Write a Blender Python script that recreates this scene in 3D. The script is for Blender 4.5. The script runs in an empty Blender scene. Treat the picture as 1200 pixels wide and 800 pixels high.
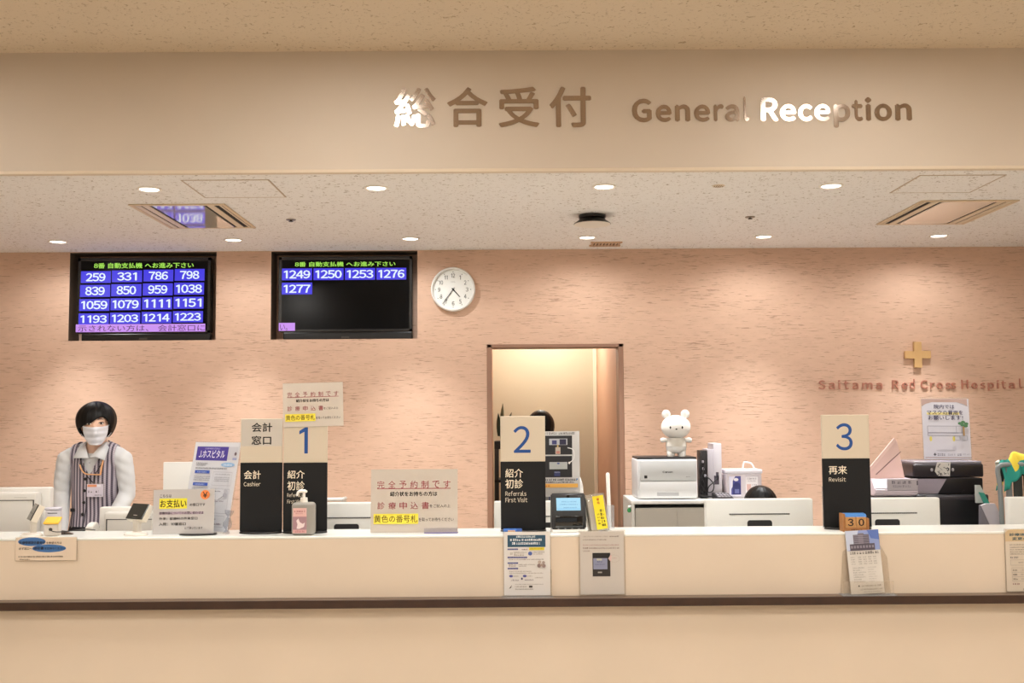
import bpy, bmesh, math, random
from mathutils import Vector, Matrix, Euler
import numpy as np

scene = bpy.context.scene
COL = scene.collection
R = math.radians
random.seed(7)

# ------------------------------------------------------------------ camera
EYE = Vector((0.0, 0.0, 1.53))
FPX, CX, CY = 1250.0, 600.0, 400.0          # focal length and centre for the 1200x800 frame
PITCH, YAW, ROLL = R(4.015), R(0.262), R(-0.384)
_f = Vector((math.sin(YAW) * math.cos(PITCH), math.cos(YAW) * math.cos(PITCH), math.sin(PITCH)))
_r = Vector((math.cos(YAW), -math.sin(YAW), 0))
_u = _r.cross(_f)
RIGHT = math.cos(ROLL) * _r + math.sin(ROLL) * _u
UP = -math.sin(ROLL) * _r + math.cos(ROLL) * _u
FWD = _f
cam_data = bpy.data.cameras.new('camera')
cam = bpy.data.objects.new('camera', cam_data)
COL.objects.link(cam)
cam_data.sensor_width = 36.0
cam_data.lens = FPX / 1200.0 * 36.0
cam_data.clip_end = 60
cam.matrix_world = Matrix(((RIGHT.x, UP.x, -FWD.x, EYE.x), (RIGHT.y, UP.y, -FWD.y, EYE.y),
                           (RIGHT.z, UP.z, -FWD.z, EYE.z), (0, 0, 0, 1)))
scene.camera = cam

# ------------------------------------------------------------------ exposure, world, light levels
scene.view_settings.view_transform = 'Standard'
scene.view_settings.look = 'None'
scene.view_settings.exposure = 0.0
scene.view_settings.gamma = 1.0
scene.view_settings.use_curve_mapping = False
world = bpy.data.worlds.new('hall_surroundings')
scene.world = world
world.use_nodes = True
world.node_tree.nodes['Background'].inputs[0].default_value = (1.0, 0.985, 0.96, 1)
world.node_tree.nodes['Background'].inputs[1].default_value = 0.42
WARM = (0.98, 0.99, 1.0)
PANEL_GLOW, FILL_GLOW = 20.0, 45.0            # hall ceiling lights, and the added unseen fill rows
SPOT_FRONT_W = 34.0          # downlights over the counter
SPOT_FRONT_WIDE_W = 12.0
SPOT_WALL_WIDE_W = 12.5
SPOT_WALL_W = 120.0           # downlights along the back wall
SPOT_WALL_DEG = 70
BACKROOM_W = 20.0

# ------------------------------------------------------------------ key planes (metres)
Y_CTR, Y_SHELF_BACK, Z_SHELF = 4.65, 4.94, 1.02
Y_HEAD, Y_WALL = 4.62, 6.83
Z_SOFFIT, Z_HALL = 2.604, 3.145
Z_DESK = 0.72


def ray(px, py):
    return ((px - CX) / FPX) * RIGHT - ((py - CY) / FPX) * UP + FWD


def P(px, py, Y):
    d = ray(px, py)
    return EYE + d * (Y / d.y)


def G(px, py, z):
    d = ray(px, py)
    return EYE + d * ((z - EYE.z) / d.z)


# ================================================================== helpers
def lin(c):
    return c / 12.92 if c <= 0.04045 else ((c + 0.055) / 1.055) ** 2.4


def hexc(h):
    h = h.lstrip('#')
    return tuple(lin(int(h[i:i + 2], 16) / 255) for i in (0, 2, 4)) + (1.0,)


_mats = {}


def mat(h, rough=0.55, metal=0.0, spec=0.5, emit=0.0, coat=0.0):
    key = (h, rough, metal, spec, emit, coat)
    if key in _mats:
        return _mats[key]
    m = bpy.data.materials.new('paint_' + h.lstrip('#'))
    m.use_nodes = True
    b = m.node_tree.nodes['Principled BSDF']
    b.inputs['Base Color'].default_value = hexc(h)
    b.inputs['Roughness'].default_value = rough
    b.inputs['Metallic'].default_value = metal
    b.inputs['Specular IOR Level'].default_value = spec
    if coat:
        b.inputs['Coat Weight'].default_value = coat
        b.inputs['Coat Roughness'].default_value = 0.04
    if emit:
        b.inputs['Emission Color'].default_value = hexc(h)
        b.inputs['Emission Strength'].default_value = emit
        b.inputs['Base Color'].default_value = (0.01, 0.01, 0.01, 1)
    _mats[key] = m
    return m


def clear_mat(name, tint='#ffffff', gloss=0.10, haze=0.0, hazecol='#ffffff'):
    """thin clear plastic: mostly transparent, a faint gloss, optional milkiness"""
    m = bpy.data.materials.new(name)
    m.use_nodes = True
    nt = m.node_tree
    nt.nodes.clear()
    out = nt.nodes.new('ShaderNodeOutputMaterial')
    tr = nt.nodes.new('ShaderNodeBsdfTransparent')
    tr.inputs[0].default_value = hexc(tint)
    gl = nt.nodes.new('ShaderNodeBsdfGlossy')
    gl.inputs['Roughness'].default_value = 0.08
    lw = nt.nodes.new('ShaderNodeLayerWeight')
    lw.inputs[0].default_value = 0.25
    mul = nt.nodes.new('ShaderNodeMath')
    mul.operation = 'MULTIPLY_ADD'
    mul.inputs[1].default_value = 0.22
    mul.inputs[2].default_value = gloss * 0.12
    nt.links.new(lw.outputs['Fresnel'], mul.inputs[0])
    mx = nt.nodes.new('ShaderNodeMixShader')
    nt.links.new(mul.outputs[0], mx.inputs[0])
    nt.links.new(tr.outputs[0], mx.inputs[1])
    nt.links.new(gl.outputs[0], mx.inputs[2])
    last = mx
    if haze:
        df = nt.nodes.new('ShaderNodeBsdfDiffuse')
        df.inputs[0].default_value = hexc(hazecol)
        m2 = nt.nodes.new('ShaderNodeMixShader')
        m2.inputs[0].default_value = haze
        nt.links.new(mx.outputs[0], m2.inputs[1])
        nt.links.new(df.outputs[0], m2.inputs[2])
        last = m2
    nt.links.new(last.outputs[0], out.inputs[0])
    return m


def nodes_mat(name, rough=0.8):
    m = bpy.data.materials.new(name)
    m.use_nodes = True
    nt = m.node_tree
    b = nt.nodes['Principled BSDF']
    b.inputs['Roughness'].default_value = rough
    return m, nt, b


def N(nt, typ, **kw):
    n = nt.nodes.new(typ)
    for k, v in kw.items():
        if k.startswith('i_'):
            n.inputs[k[2:].replace('_', ' ')].default_value = v
        else:
            setattr(n, k, v)
    return n


# ---- objects
def link(name, bm, mats, parent=None, smooth=None, loc=None, rot=None):
    """one mesh object from a bmesh; smooth = sharp-edge angle in degrees"""
    me = bpy.data.meshes.new(name)
    bm.to_mesh(me)
    bm.free()
    for m in (mats if isinstance(mats, (list, tuple)) else [mats]):
        me.materials.append(m)
    o = bpy.data.objects.new(name, me)
    COL.objects.link(o)
    if smooth is not None:
        me.polygons.foreach_set('use_smooth', [True] * len(me.polygons))
        me.set_sharp_from_angle(angle=R(smooth))
    if parent is not None:
        o.parent = parent
    if loc is not None:
        o.location = loc
    if rot is not None:
        o.rotation_euler = rot
    return o


def tag(o, label, cat, group=None):
    o['label'] = label
    o['category'] = cat
    if group:
        o['group'] = group
    return o


def thing(name, label, cat, loc=(0, 0, 0), rot=(0, 0, 0), group=None):
    o = bpy.data.objects.new(name, None)
    o.empty_display_size = 0.05
    COL.objects.link(o)
    o.location = loc
    o.rotation_euler = rot
    return tag(o, label, cat, group)


def struct(name, bm, mats, parent=None, smooth=None):
    o = link(name, bm, mats, parent, smooth)
    if parent is None:
        o['kind'] = 'structure'
    return o


def copy_tree(o, parent=None):
    c = o.copy()
    COL.objects.link(c)
    if parent is not None:
        c.parent = parent
    for ch in list(o.children):
        copy_tree(ch, c)
    return c


def NB():
    return bmesh.new()


# ---- shapes
def _newfaces(b, n0, mi):
    b.faces.ensure_lookup_table()
    for f in b.faces[n0:]:
        f.material_index = mi


def box(b, x0, x1, y0, y1, z0, z1, mi=0, bev=0.0, seg=2, M=None):
    t = bmesh.new()
    bmesh.ops.create_cube(t, size=1.0)
    for v in t.verts:
        v.co = Vector(((x0 + x1) / 2 + v.co.x * (x1 - x0), (y0 + y1) / 2 + v.co.y * (y1 - y0),
                       (z0 + z1) / 2 + v.co.z * (z1 - z0)))
    if bev:
        bmesh.ops.bevel(t, geom=list(t.edges), offset=bev, segments=seg, profile=0.5,
                        affect='EDGES', clamp_overlap=True)
    merge(b, t, mi, M)


def merge(b, t, mi=None, M=None):
    vm = {}
    for v in t.verts:
        vm[v] = b.verts.new(M @ v.co if M is not None else v.co)
    for f in t.faces:
        try:
            g = b.faces.new([vm[v] for v in f.verts])
        except ValueError:
            continue
        g.material_index = f.material_index if mi is None else mi
    t.free()


def frames(pts):
    pts = [Vector(p) for p in pts]
    out, prev = [], None
    for i, p in enumerate(pts):
        a = pts[max(i - 1, 0)]
        c = pts[min(i + 1, len(pts) - 1)]
        t = (c - a).normalized()
        if prev is None:
            ref = Vector((0, 0, 1)) if abs(t.z) < 0.9 else Vector((1, 0, 0))
            n = t.cross(ref).normalized()
        else:
            n = (prev - t * prev.dot(t)).normalized()
        prev = n
        out.append((p, n, t.cross(n)))
    return out


def tube(b, pts, r, n=8, mi=0, flat=1.0):
    """swept tube; r may be a list"""
    rs = r if isinstance(r, (list, tuple)) else [r] * len(pts)
    rings = []
    for (p, u, v), rr in zip(frames(pts), rs):
        rings.append([b.verts.new(p + u * rr * math.cos(2 * math.pi * k / n) + v * rr * flat * math.sin(2 * math.pi * k / n)) for k in range(n)])
    for a, c in zip(rings, rings[1:]):
        for k in range(n):
            f = b.faces.new((a[k], a[(k + 1) % n], c[(k + 1) % n], c[k]))
            f.material_index = mi
    for ring in (rings[0], rings[-1]):
        f = b.faces.new(ring)
        f.material_index = mi


def cyl(b, p0, p1, r0, r1=None, n=24, mi=0):
    tube(b, [p0, p1], [r0, r0 if r1 is None else r1], n, mi)


def spline(pts, n=8):
    pts = [Vector(p) for p in pts]
    out = []
    q = [pts[0]] + pts + [pts[-1]]
    for i in range(1, len(q) - 2):
        a, p, c, d = q[i - 1], q[i], q[i + 1], q[i + 2]
        for k in range(n):
            t = k / n
            out.append(0.5 * ((2 * p) + (c - a) * t + (2 * a - 5 * p + 4 * c - d) * t * t + (-a + 3 * p - 3 * c + d) * t ** 3))
    out.append(pts[-1])
    return out


def lathe(b, prof, n=32, mi=0, c=(0, 0, 0), sx=1.0, sy=1.0):
    rings = []
    for r, z in prof:
        if r < 1e-6:
            rings.append([b.verts.new((c[0], c[1], c[2] + z))])
        else:
            rings.append([b.verts.new((c[0] + sx * r * math.cos(2 * math.pi * k / n), c[1] + sy * r * math.sin(2 * math.pi * k / n), c[2] + z)) for k in range(n)])
    for a, d in zip(rings, rings[1:]):
        for k in range(n):
            k2 = (k + 1) % n
            if len(a) == 1 and len(d) == 1:
                continue
            if len(a) == 1:
                vs = (a[0], d[k2], d[k])
            elif len(d) == 1:
                vs = (a[k], a[k2], d[0])
            else:
                vs = (a[k], a[k2], d[k2], d[k])
            f = b.faces.new(vs)
            f.material_index = mi
    for ring in (rings[0], rings[-1]):
        if len(ring) > 2:
            f = b.faces.new(ring)
            f.material_index = mi


def prism(b, poly, y0, y1, mi=0):
    """polygon of (x, z) extruded along y"""
    a = [b.verts.new((x, y0, z)) for x, z in poly]
    c = [b.verts.new((x, y1, z)) for x, z in poly]
    n = len(poly)
    fs = [b.faces.new(a), b.faces.new(c[::-1])]
    for k in range(n):
        fs.append(b.faces.new((a[k], c[k], c[(k + 1) % n], a[(k + 1) % n])))
    for f in fs:
        f.material_index = mi


def xprism(b, poly, x0, x1, mi=0):
    """polygon of (y, z) extruded along x"""
    a = [b.verts.new((x0, y, z)) for y, z in poly]
    c = [b.verts.new((x1, y, z)) for y, z in poly]
    n = len(poly)
    fs = [b.faces.new(a), b.faces.new(c[::-1])]
    for k in range(n):
        fs.append(b.faces.new((a[k], c[k], c[(k + 1) % n], a[(k + 1) % n])))
    for f in fs:
        f.material_index = mi


def fixn(b):
    bmesh.ops.recalc_face_normals(b, faces=list(b.faces))
    return b


def ell(b, c, r, n=16, mi=0, M=None):
    t = bmesh.new()
    bmesh.ops.create_uvsphere(t, u_segments=n, v_segments=max(6, n * 2 // 3), radius=1.0)
    for v in t.verts:
        q = Vector((v.co.x * r[0], v.co.y * r[1], v.co.z * r[2]))
        if M is not None:
            q = M @ q
        v.co = q + Vector(c)
    merge(b, t, mi)


def grid(b, f, nu, nv, mi=0, wrap=False):
    vs = [[b.verts.new(f(i / nu, j / nv)) for j in range(nv + 1)] for i in range(nu if wrap else nu + 1)]
    for i in range(nu):
        for j in range(nv):
            i2 = (i + 1) % nu if wrap else i + 1
            try:
                g = b.faces.new((vs[i][j], vs[i2][j], vs[i2][j + 1], vs[i][j + 1]))
                g.material_index = mi
            except ValueError:
                pass


# ---- lettering (Blender's built-in font, turned into mesh)
_tc = {}


def _raw(s, off, res):
    k = (s, off, res)
    if k not in _tc:
        cu = bpy.data.curves.new('t', 'FONT')
        cu.body = s
        cu.size = 1
        cu.resolution_u = res
        cu.offset = off
        cu.fill_mode = 'FRONT'
        o = bpy.data.objects.new('t', cu)
        COL.objects.link(o)
        dg = bpy.context.evaluated_depsgraph_get()
        me = bpy.data.meshes.new_from_object(o.evaluated_get(dg))
        vs = [(v.co.x, v.co.y) for v in me.vertices]
        fs = [tuple(p.vertices) for p in me.polygons]
        bpy.data.objects.remove(o)
        bpy.data.curves.remove(cu)
        bpy.data.meshes.remove(me)
        _tc[k] = (vs, fs)
    return _tc[k]


_ONE = ([(.22, 0), (.315, 0), (.315, .735), (.24, .735), (.06, .64), (.06, .55), (.22, .625)], [(0, 1, 2, 3, 6), (3, 4, 5, 6)])


def glyphs(s, off=0.0, res=2):
    """outlines of a line of print; Latin letters and digits use their full-width forms, set close"""
    vs, fs, x = [], [], 0.0
    for ch in s:
        if ch == ' ':
            x += 0.30
            continue
        narrow = '!' <= ch <= '~'
        v, f = _ONE if ch == '1' else _raw(chr(ord(ch) + 0xFEE0) if narrow else ch, 0.0, res)
        if not v:
            continue
        n = len(vs)
        if narrow:
            a, c = min(q[0] for q in v), max(q[0] for q in v)
            side = 0.05 if ch in 'ijltfr1' else 0.045
            dx, adv = x - a + side, (c - a) + 2 * side
            if ch.isdigit():
                dx, adv = x + (0.56 - (c - a)) / 2 - a, 0.56
        else:
            dx, adv = x, 1.0
        vs += [(q[0] + dx, q[1]) for q in v]
        fs += [tuple(i + n for i in g) for g in f]
        x += adv
    if off:                                  # bolder print: struck again, slightly shifted
        v0, f0 = list(vs), list(fs)
        for dx, dy in ((-off, 0), (off, 0), (0, off * .8), (0, -off * .8)):
            n = len(vs)
            vs += [(q[0] + dx, q[1] + dy) for q in v0]
            fs += [tuple(i + n for i in g) for g in f0]
    return vs, fs


def text_poly(b, s, x0, x1, z0, z1, y, mi=0, off=0.0, depth=0.0, res=2, lean=0.0):
    """lettering fitted to a box in the XZ plane, facing -Y; depth > 0 makes it solid"""
    vs, fs = glyphs(s, off, res)
    per = len(vs) // 5 if off else len(vs)
    dp = 0.0003 if depth else 0.00004
    ax, bx = min(v[0] for v in vs), max(v[0] for v in vs)
    az, bz = min(v[1] for v in vs), max(v[1] for v in vs)
    sx, sz = (x1 - x0) / max(bx - ax, 1e-6), (z1 - z0) / max(bz - az, 1e-6)
    q = []
    for u, v in vs:
        zz = z0 + (v - az) * sz
        q.append((x0 + (u - ax) * sx + (zz - z0) * lean, zz))
    front = [b.verts.new((u, y - dp * (i // per), v)) for i, (u, v) in enumerate(q)]
    edges = {}
    for f in fs:
        try:
            g = b.faces.new([front[i] for i in f])
            g.material_index = mi
        except ValueError:
            continue
        for i in range(len(f)):
            e = (f[i], f[(i + 1) % len(f)])
            edges[e] = edges.get(e, 0) + 1
    if depth:
        back = [b.verts.new((u, y + depth - dp * (i // per), v)) for i, (u, v) in enumerate(q)]
        for (i, j) in edges:
            if (j, i) not in edges:
                g = b.faces.new((front[j], front[i], back[i], back[j]))
                g.material_index = mi
        for f in fs:
            try:
                g = b.faces.new([back[i] for i in reversed(f)])
                g.material_index = mi
            except ValueError:
                pass


class Sheet:
    """a flat printed thing: base slab plus its print, as one mesh.  Coordinates are given in
    frame pixels inside the box (x0, y0)-(x1, y1) and scaled to w x h metres."""

    def __init__(s, x0, y0, x1, y1, w, h, base='#d8cfc4', t=0.002, rough=0.6, slab=True, emit=0.0, skip_base=False):
        s.x0, s.y0, s.x1, s.y1, s.w, s.h, s.t = x0, y0, x1, y1, w, h, t
        s.b, s.mats, s.k, s.emit = NB(), [], 0, emit
        if not skip_base:
            i = s.mi(base, rough)
            box(s.b, -w / 2, w / 2, 0, t, 0, h, i)

    def mi(s, h, rough=0.6):
        m = h if not isinstance(h, str) else (mat(h, rough, emit=s.emit) if s.emit else mat(h, rough))
        if m not in s.mats:
            s.mats.append(m)
        return s.mats.index(m)

    def X(s, px):
        return ((px - s.x0) / (s.x1 - s.x0) - 0.5) * s.w

    def Z(s, py):
        return (s.y1 - py) / (s.y1 - s.y0) * s.h

    def lay(s):
        s.k += 1
        return -0.00025 * s.k

    def poly(s, pts, c):
        y = s.lay()
        f = s.b.faces.new([s.b.verts.new((s.X(a), y, s.Z(d))) for a, d in pts])
        if f.normal.length == 0:
            f.normal_update()
        f.normal_update()
        if f.normal.y > 0:
            f.normal_flip()
        f.material_index = s.mi(c)

    def rect(s, x0, y0, x1, y1, c):
        s.poly([(x0, y0), (x1, y0), (x1, y1), (x0, y1)], c)

    def rrect(s, x0, y0, x1, y1, r, c, n=5):
        pts = []
        for cx, cy, a0 in ((x1 - r, y0 + r, -90), (x1 - r, y1 - r, 0), (x0 + r, y1 - r, 90), (x0 + r, y0 + r, 180)):
            for k in range(n + 1):
                a = R(a0 + 90 * k / n)
                pts.append((cx + r * math.cos(a), cy + r * math.sin(a)))
        s.poly(pts, c)

    def ell(s, cx, cy, rx, ry, c, n=28):
        s.poly([(cx + rx * math.cos(2 * math.pi * k / n), cy + ry * math.sin(2 * math.pi * k / n)) for k in range(n)], c)

    def line(s, x0, y0, x1, y1, w, c):
        d = math.hypot(x1 - x0, y1 - y0) or 1
        nx, ny = -(y1 - y0) / d * w / 2, (x1 - x0) / d * w / 2
        s.poly([(x0 + nx, y0 + ny), (x1 + nx, y1 + ny), (x1 - nx, y1 - ny), (x0 - nx, y0 - ny)], c)

    def frame(s, x0, y0, x1, y1, w, c):
        s.line(x0, y0, x1, y0, w, c)
        s.line(x0, y1, x1, y1, w, c)
        s.line(x0, y0, x0, y1, w, c)
        s.line(x1, y0, x1, y1, w, c)

    def text(s, t, x0, y0, x1, y1, c, off=0.0, res=2, lean=0.0):
        res = 6 if y1 - y0 > 14 and len(t) < 3 else res
        text_poly(s.b, t, s.X(x0), s.X(x1), s.Z(y1), s.Z(y0), s.lay(), s.mi(c), off, 0.0, res, lean)

    def spaced(s, t, x0, y0, x1, y1, c, cw, off=0.0):
        """characters spread evenly, each cw pixels wide"""
        n = len(t)
        for k, ch in enumerate(t):
            a = x0 + (x1 - x0 - cw) * k / max(n - 1, 1)
            s.text(ch, a, y0, a + cw, y1, c, off)

    def fine(s, x0, y0, x1, y1, c, gap=0.25, seed=0):
        """a line of print too fine to read in the photograph: rows of small marks"""
        rnd = random.Random(seed + int(x0 * 13 + y0 * 7))
        h = y1 - y0
        x = x0
        y = s.lay()
        i = s.mi(c)
        while x < x1:
            w = h * rnd.uniform(0.45, 0.9)
            xe = min(x + w, x1)
            for (a, d) in ((y0 + h * rnd.uniform(0, .25), y0 + h * rnd.uniform(.3, .55)), (y0 + h * rnd.uniform(.6, .7), y1)):
                f = s.b.faces.new([s.b.verts.new((s.X(u), y, s.Z(v))) for u, v in ((x, d), (xe, d), (xe, a), (x, a))])
                f.material_index = i
                f.normal_update()
                if f.normal.y > 0:
                    f.normal_flip()
            x = xe + h * gap * rnd.choice((.6, 1, 1, 2.2))

    def done(s, name, parent=None, loc=None, rot=None):
        return link(name, s.b, s.mats, parent, loc=loc, rot=rot)


# ================================================================== the room
scene.cycles.use_denoising = True
XW = 4.6                                    # half width of the modelled room
SALMON = '#dfbba2'
CREAM = '#dcc3a8'


def plaster():
    """salmon plaster with fine horizontal fissures, like travertine"""
    m, nt, b = nodes_mat('fissured_plaster', 0.82)
    tc = N(nt, 'ShaderNodeTexCoord')
    mp = N(nt, 'ShaderNodeMapping')
    mp.inputs['Scale'].default_value = (14.0, 14.0, 230.0)
    n1 = N(nt, 'ShaderNodeTexNoise', i_Scale=1.0, i_Detail=4.0, i_Roughness=0.55, i_Distortion=0.3)
    mp2 = N(nt, 'ShaderNodeMapping')
    mp2.inputs['Scale'].default_value = (2.2, 2.2, 5.0)
    n2 = N(nt, 'ShaderNodeTexNoise', i_Scale=1.0, i_Detail=3.0)
    nt.links.new(tc.outputs['Object'], mp.inputs[0])
    nt.links.new(tc.outputs['Object'], mp2.inputs[0])
    nt.links.new(mp.outputs[0], n1.inputs['Vector'])
    nt.links.new(mp2.outputs[0], n2.inputs['Vector'])
    # fissures where n1 + bias(n2) is high
    add = N(nt, 'ShaderNodeMath', operation='MULTIPLY_ADD')
    add.inputs[1].default_value = 0.22
    nt.links.new(n2.outputs['Fac'], add.inputs[0])
    nt.links.new(n1.outputs['Fac'], add.inputs[2])
    cr = N(nt, 'ShaderNodeValToRGB')
    cr.color_ramp.elements[0].position = 0.715
    cr.color_ramp.elements[0].color = (0, 0, 0, 1)
    cr.color_ramp.elements[1].position = 0.785
    cr.color_ramp.elements[1].color = (1, 1, 1, 1)
    nt.links.new(add.outputs[0], cr.inputs[0])
    mix = N(nt, 'ShaderNodeMix', data_type='RGBA')
    mix.inputs['A'].default_value = hexc(SALMON)
    mix.inputs['B'].default_value = hexc('#8f6650')
    sc = N(nt, 'ShaderNodeMath', operation='MULTIPLY')
    sc.inputs[1].default_value = 0.62
    nt.links.new(cr.outputs[0], sc.inputs[0])
    nt.links.new(sc.outputs[0], mix.inputs['Factor'])
    var = N(nt, 'ShaderNodeMix', data_type='RGBA', blend_type='MULTIPLY')
    var.inputs['Factor'].default_value = 0.35
    g = N(nt, 'ShaderNodeValToRGB')
    g.color_ramp.elements[0].position = 0.3
    g.color_ramp.elements[0].color = (0.82, 0.8, 0.78, 1)
    g.color_ramp.elements[1].position = 0.7
    mp3 = N(nt, 'ShaderNodeMapping')
    mp3.inputs['Scale'].default_value = (14, 14, 40)
    n3 = N(nt, 'ShaderNodeTexNoise', i_Scale=1.0, i_Detail=5.0)
    nt.links.new(tc.outputs['Object'], mp3.inputs[0])
    nt.links.new(mp3.outputs[0], n3.inputs['Vector'])
    nt.links.new(n3.outputs['Fac'], g.inputs[0])
    nt.links.new(mix.outputs['Result'], var.inputs['A'])
    nt.links.new(g.outputs[0], var.inputs['B'])
    nt.links.new(var.outputs['Result'], b.inputs['Base Color'])
    inv = N(nt, 'ShaderNodeMath', operation='MULTIPLY_ADD')
    inv.inputs[1].default_value = -1.0
    nt.links.new(cr.outputs[0], inv.inputs[0])
    sm = N(nt, 'ShaderNodeMath', operation='MULTIPLY')
    sm.inputs[1].default_value = 0.5
    nt.links.new(n3.outputs['Fac'], sm.inputs[0])
    nt.links.new(sm.outputs[0], inv.inputs[2])
    bp = N(nt, 'ShaderNodeBump', i_Strength=0.38, i_Distance=0.004)
    nt.links.new(inv.outputs[0], bp.inputs['Height'])
    nt.links.new(bp.outputs[0], b.inputs['Normal'])
    return m


def fissured_board(base, dark):
    """mineral-fibre ceiling board with pin fissures"""
    m, nt, b = nodes_mat('mineral_ceiling_board', 0.9)
    b.inputs['Specular IOR Level'].default_value = 0.1
    tc = N(nt, 'ShaderNodeTexCoord')
    n1 = N(nt, 'ShaderNodeTexNoise', i_Scale=48.0, i_Detail=2.0, i_Roughness=0.6, i_Distortion=1.2)
    nt.links.new(tc.outputs['Object'], n1.inputs['Vector'])
    cr = N(nt, 'ShaderNodeValToRGB')
    cr.color_ramp.elements[0].position = 0.60
    cr.color_ramp.elements[0].color = hexc(base)
    cr.color_ramp.elements[1].position = 0.69
    cr.color_ramp.elements[1].color = hexc(dark)
    nt.links.new(n1.outputs['Fac'], cr.inputs[0])
    nt.links.new(cr.outputs[0], b.inputs['Base Color'])
    bp = N(nt, 'ShaderNodeBump', i_Strength=0.25, i_Distance=0.004)
    bp.invert = True
    nt.links.new(n1.outputs['Fac'], bp.inputs['Height'])
    nt.links.new(bp.outputs[0], b.inputs['Normal'])
    return m


def satin(name, col, var=0.06, scale=3.0, rough=0.5):
    """painted or laminated surface, a little uneven"""
    m, nt, b = nodes_mat(name, rough)
    tc = N(nt, 'ShaderNodeTexCoord')
    n1 = N(nt, 'ShaderNodeTexNoise', i_Scale=scale, i_Detail=4.0)
    nt.links.new(tc.outputs['Object'], n1.inputs['Vector'])
    c = hexc(col)
    cr = N(nt, 'ShaderNodeValToRGB')
    cr.color_ramp.elements[0].position = 0.35
    cr.color_ramp.elements[0].color = tuple(x * (1 - var) for x in c[:3]) + (1,)
    cr.color_ramp.elements[1].position = 0.65
    cr.color_ramp.elements[1].color = c
    nt.links.new(n1.outputs['Fac'], cr.inputs[0])
    nt.links.new(cr.outputs[0], b.inputs['Base Color'])
    return m


M_PLASTER = plaster()
M_SOFFIT = fissured_board('#eeebe8', '#b0a496')
M_HALL = fissured_board('#d8c8b2', '#b39f86')
M_HEADER = satin('header_paint', '#cdbfae', 0.04, 2.0, 0.6)
M_CREAM = satin('counter_laminate', '#dfceb9', 0.04, 2.0, 0.42)
M_FLOOR = satin('vinyl_floor', '#c9bba6', 0.12, 1.5, 0.35)
M_WHITE_TOP = satin('white_worktop', '#eef0ea', 0.03, 6.0, 0.25)
M_WOOD = satin('dark_brown_edge', '#40291c', 0.25, 12.0, 0.4)
M_LEDGE = satin('ledge_laminate', '#6f5c4c', 0.1, 5.0, 0.4)
M_BACKROOM = satin('back_room_paint', '#cfc7b0', 0.04, 2.0, 0.7)
M_CORRIDOR = satin('corridor_paint', '#d6ae92', 0.05, 2.0, 0.7)
M_RECESS_SHADE = mat('#5a4c3e', 0.5)  # plaster recess sides and top: their shade is put into this dark colour

b = NB()
box(b, -XW - .2, XW + .2, -7, 9.0, -0.1, 0)
struct('floor', b, M_FLOOR)
b = NB()
box(b, -XW, XW, -7, Y_HEAD, Z_HALL, Z_HALL + 0.12)
o = struct('ceiling', b, M_HALL)
b = NB()
box(b, -XW, XW, Y_HEAD + 0.005, Y_WALL, Z_SOFFIT, Z_SOFFIT + 0.05)
o = struct('ceiling', b, M_SOFFIT)
b = NB()
box(b, -XW, XW, Y_HEAD, Y_HEAD + 0.14, Z_SOFFIT + 0.012, Z_HALL + 0.10)
struct('wall_header', b, M_HEADER)
b = NB()
box(b, -XW, XW, Y_HEAD - 0.004, Y_HEAD + 0.03, Z_SOFFIT - 0.003, Z_SOFFIT + 0.012, 0, 0.002, 1)
struct('trim_1', b, mat('#d8c8b2', 0.5))
for sgn, nm in ((-1, 'wall_left'), (1, 'wall_right')):
    b = NB()
    xa, xb = (XW, XW + 0.12) if sgn > 0 else (-XW - 0.12, -XW)
    box(b, xa, xb, -7, Y_WALL + 0.12, 0, Z_HALL + 0.1)
    struct(nm, b, M_HEADER)

# back wall with a doorway and two screen recesses
DX0, DX1 = P(571, 500, Y_WALL).x, P(731.6, 500, Y_WALL).x
DZ = P(651, 403, Y_WALL).z
N1 = (P(81.2, 346, Y_WALL).x, P(253.2, 346, Y_WALL).x, P(166, 398.9, Y_WALL).z)
N2 = (P(317.6, 346, Y_WALL).x, P(489.2, 346, Y_WALL).x, P(403, 397.2, Y_WALL).z)
N_DEPTH = 0.17
holes = [(DX0, DX1, 0.0, DZ), (N1[0], N1[1], N1[2], Z_SOFFIT - 0.004), (N2[0], N2[1], N2[2], Z_SOFFIT - 0.004)]
b = NB()
xs = sorted({-XW, XW} | {h[0] for h in holes} | {h[1] for h in holes})
zs = sorted({0.0, Z_SOFFIT + 0.03} | {h[2] for h in holes} | {h[3] for h in holes})
vc = {}


def wv(x, z):
    if (x, z) not in vc:
        vc[(x, z)] = b.verts.new((x, Y_WALL, z))
    return vc[(x, z)]


for xa, xb in zip(xs, xs[1:]):
    for za, zb in zip(zs, zs[1:]):
        mx, mz = (xa + xb) / 2, (za + zb) / 2
        if any(h[0] < mx < h[1] and h[2] < mz < h[3] for h in holes):
            continue
        b.faces.new((wv(xa, za), wv(xb, za), wv(xb, zb), wv(xa, zb)))


def quad(b, pts, mi=0):
    f = b.faces.new([b.verts.new(p) for p in pts])
    f.material_index = mi


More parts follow.
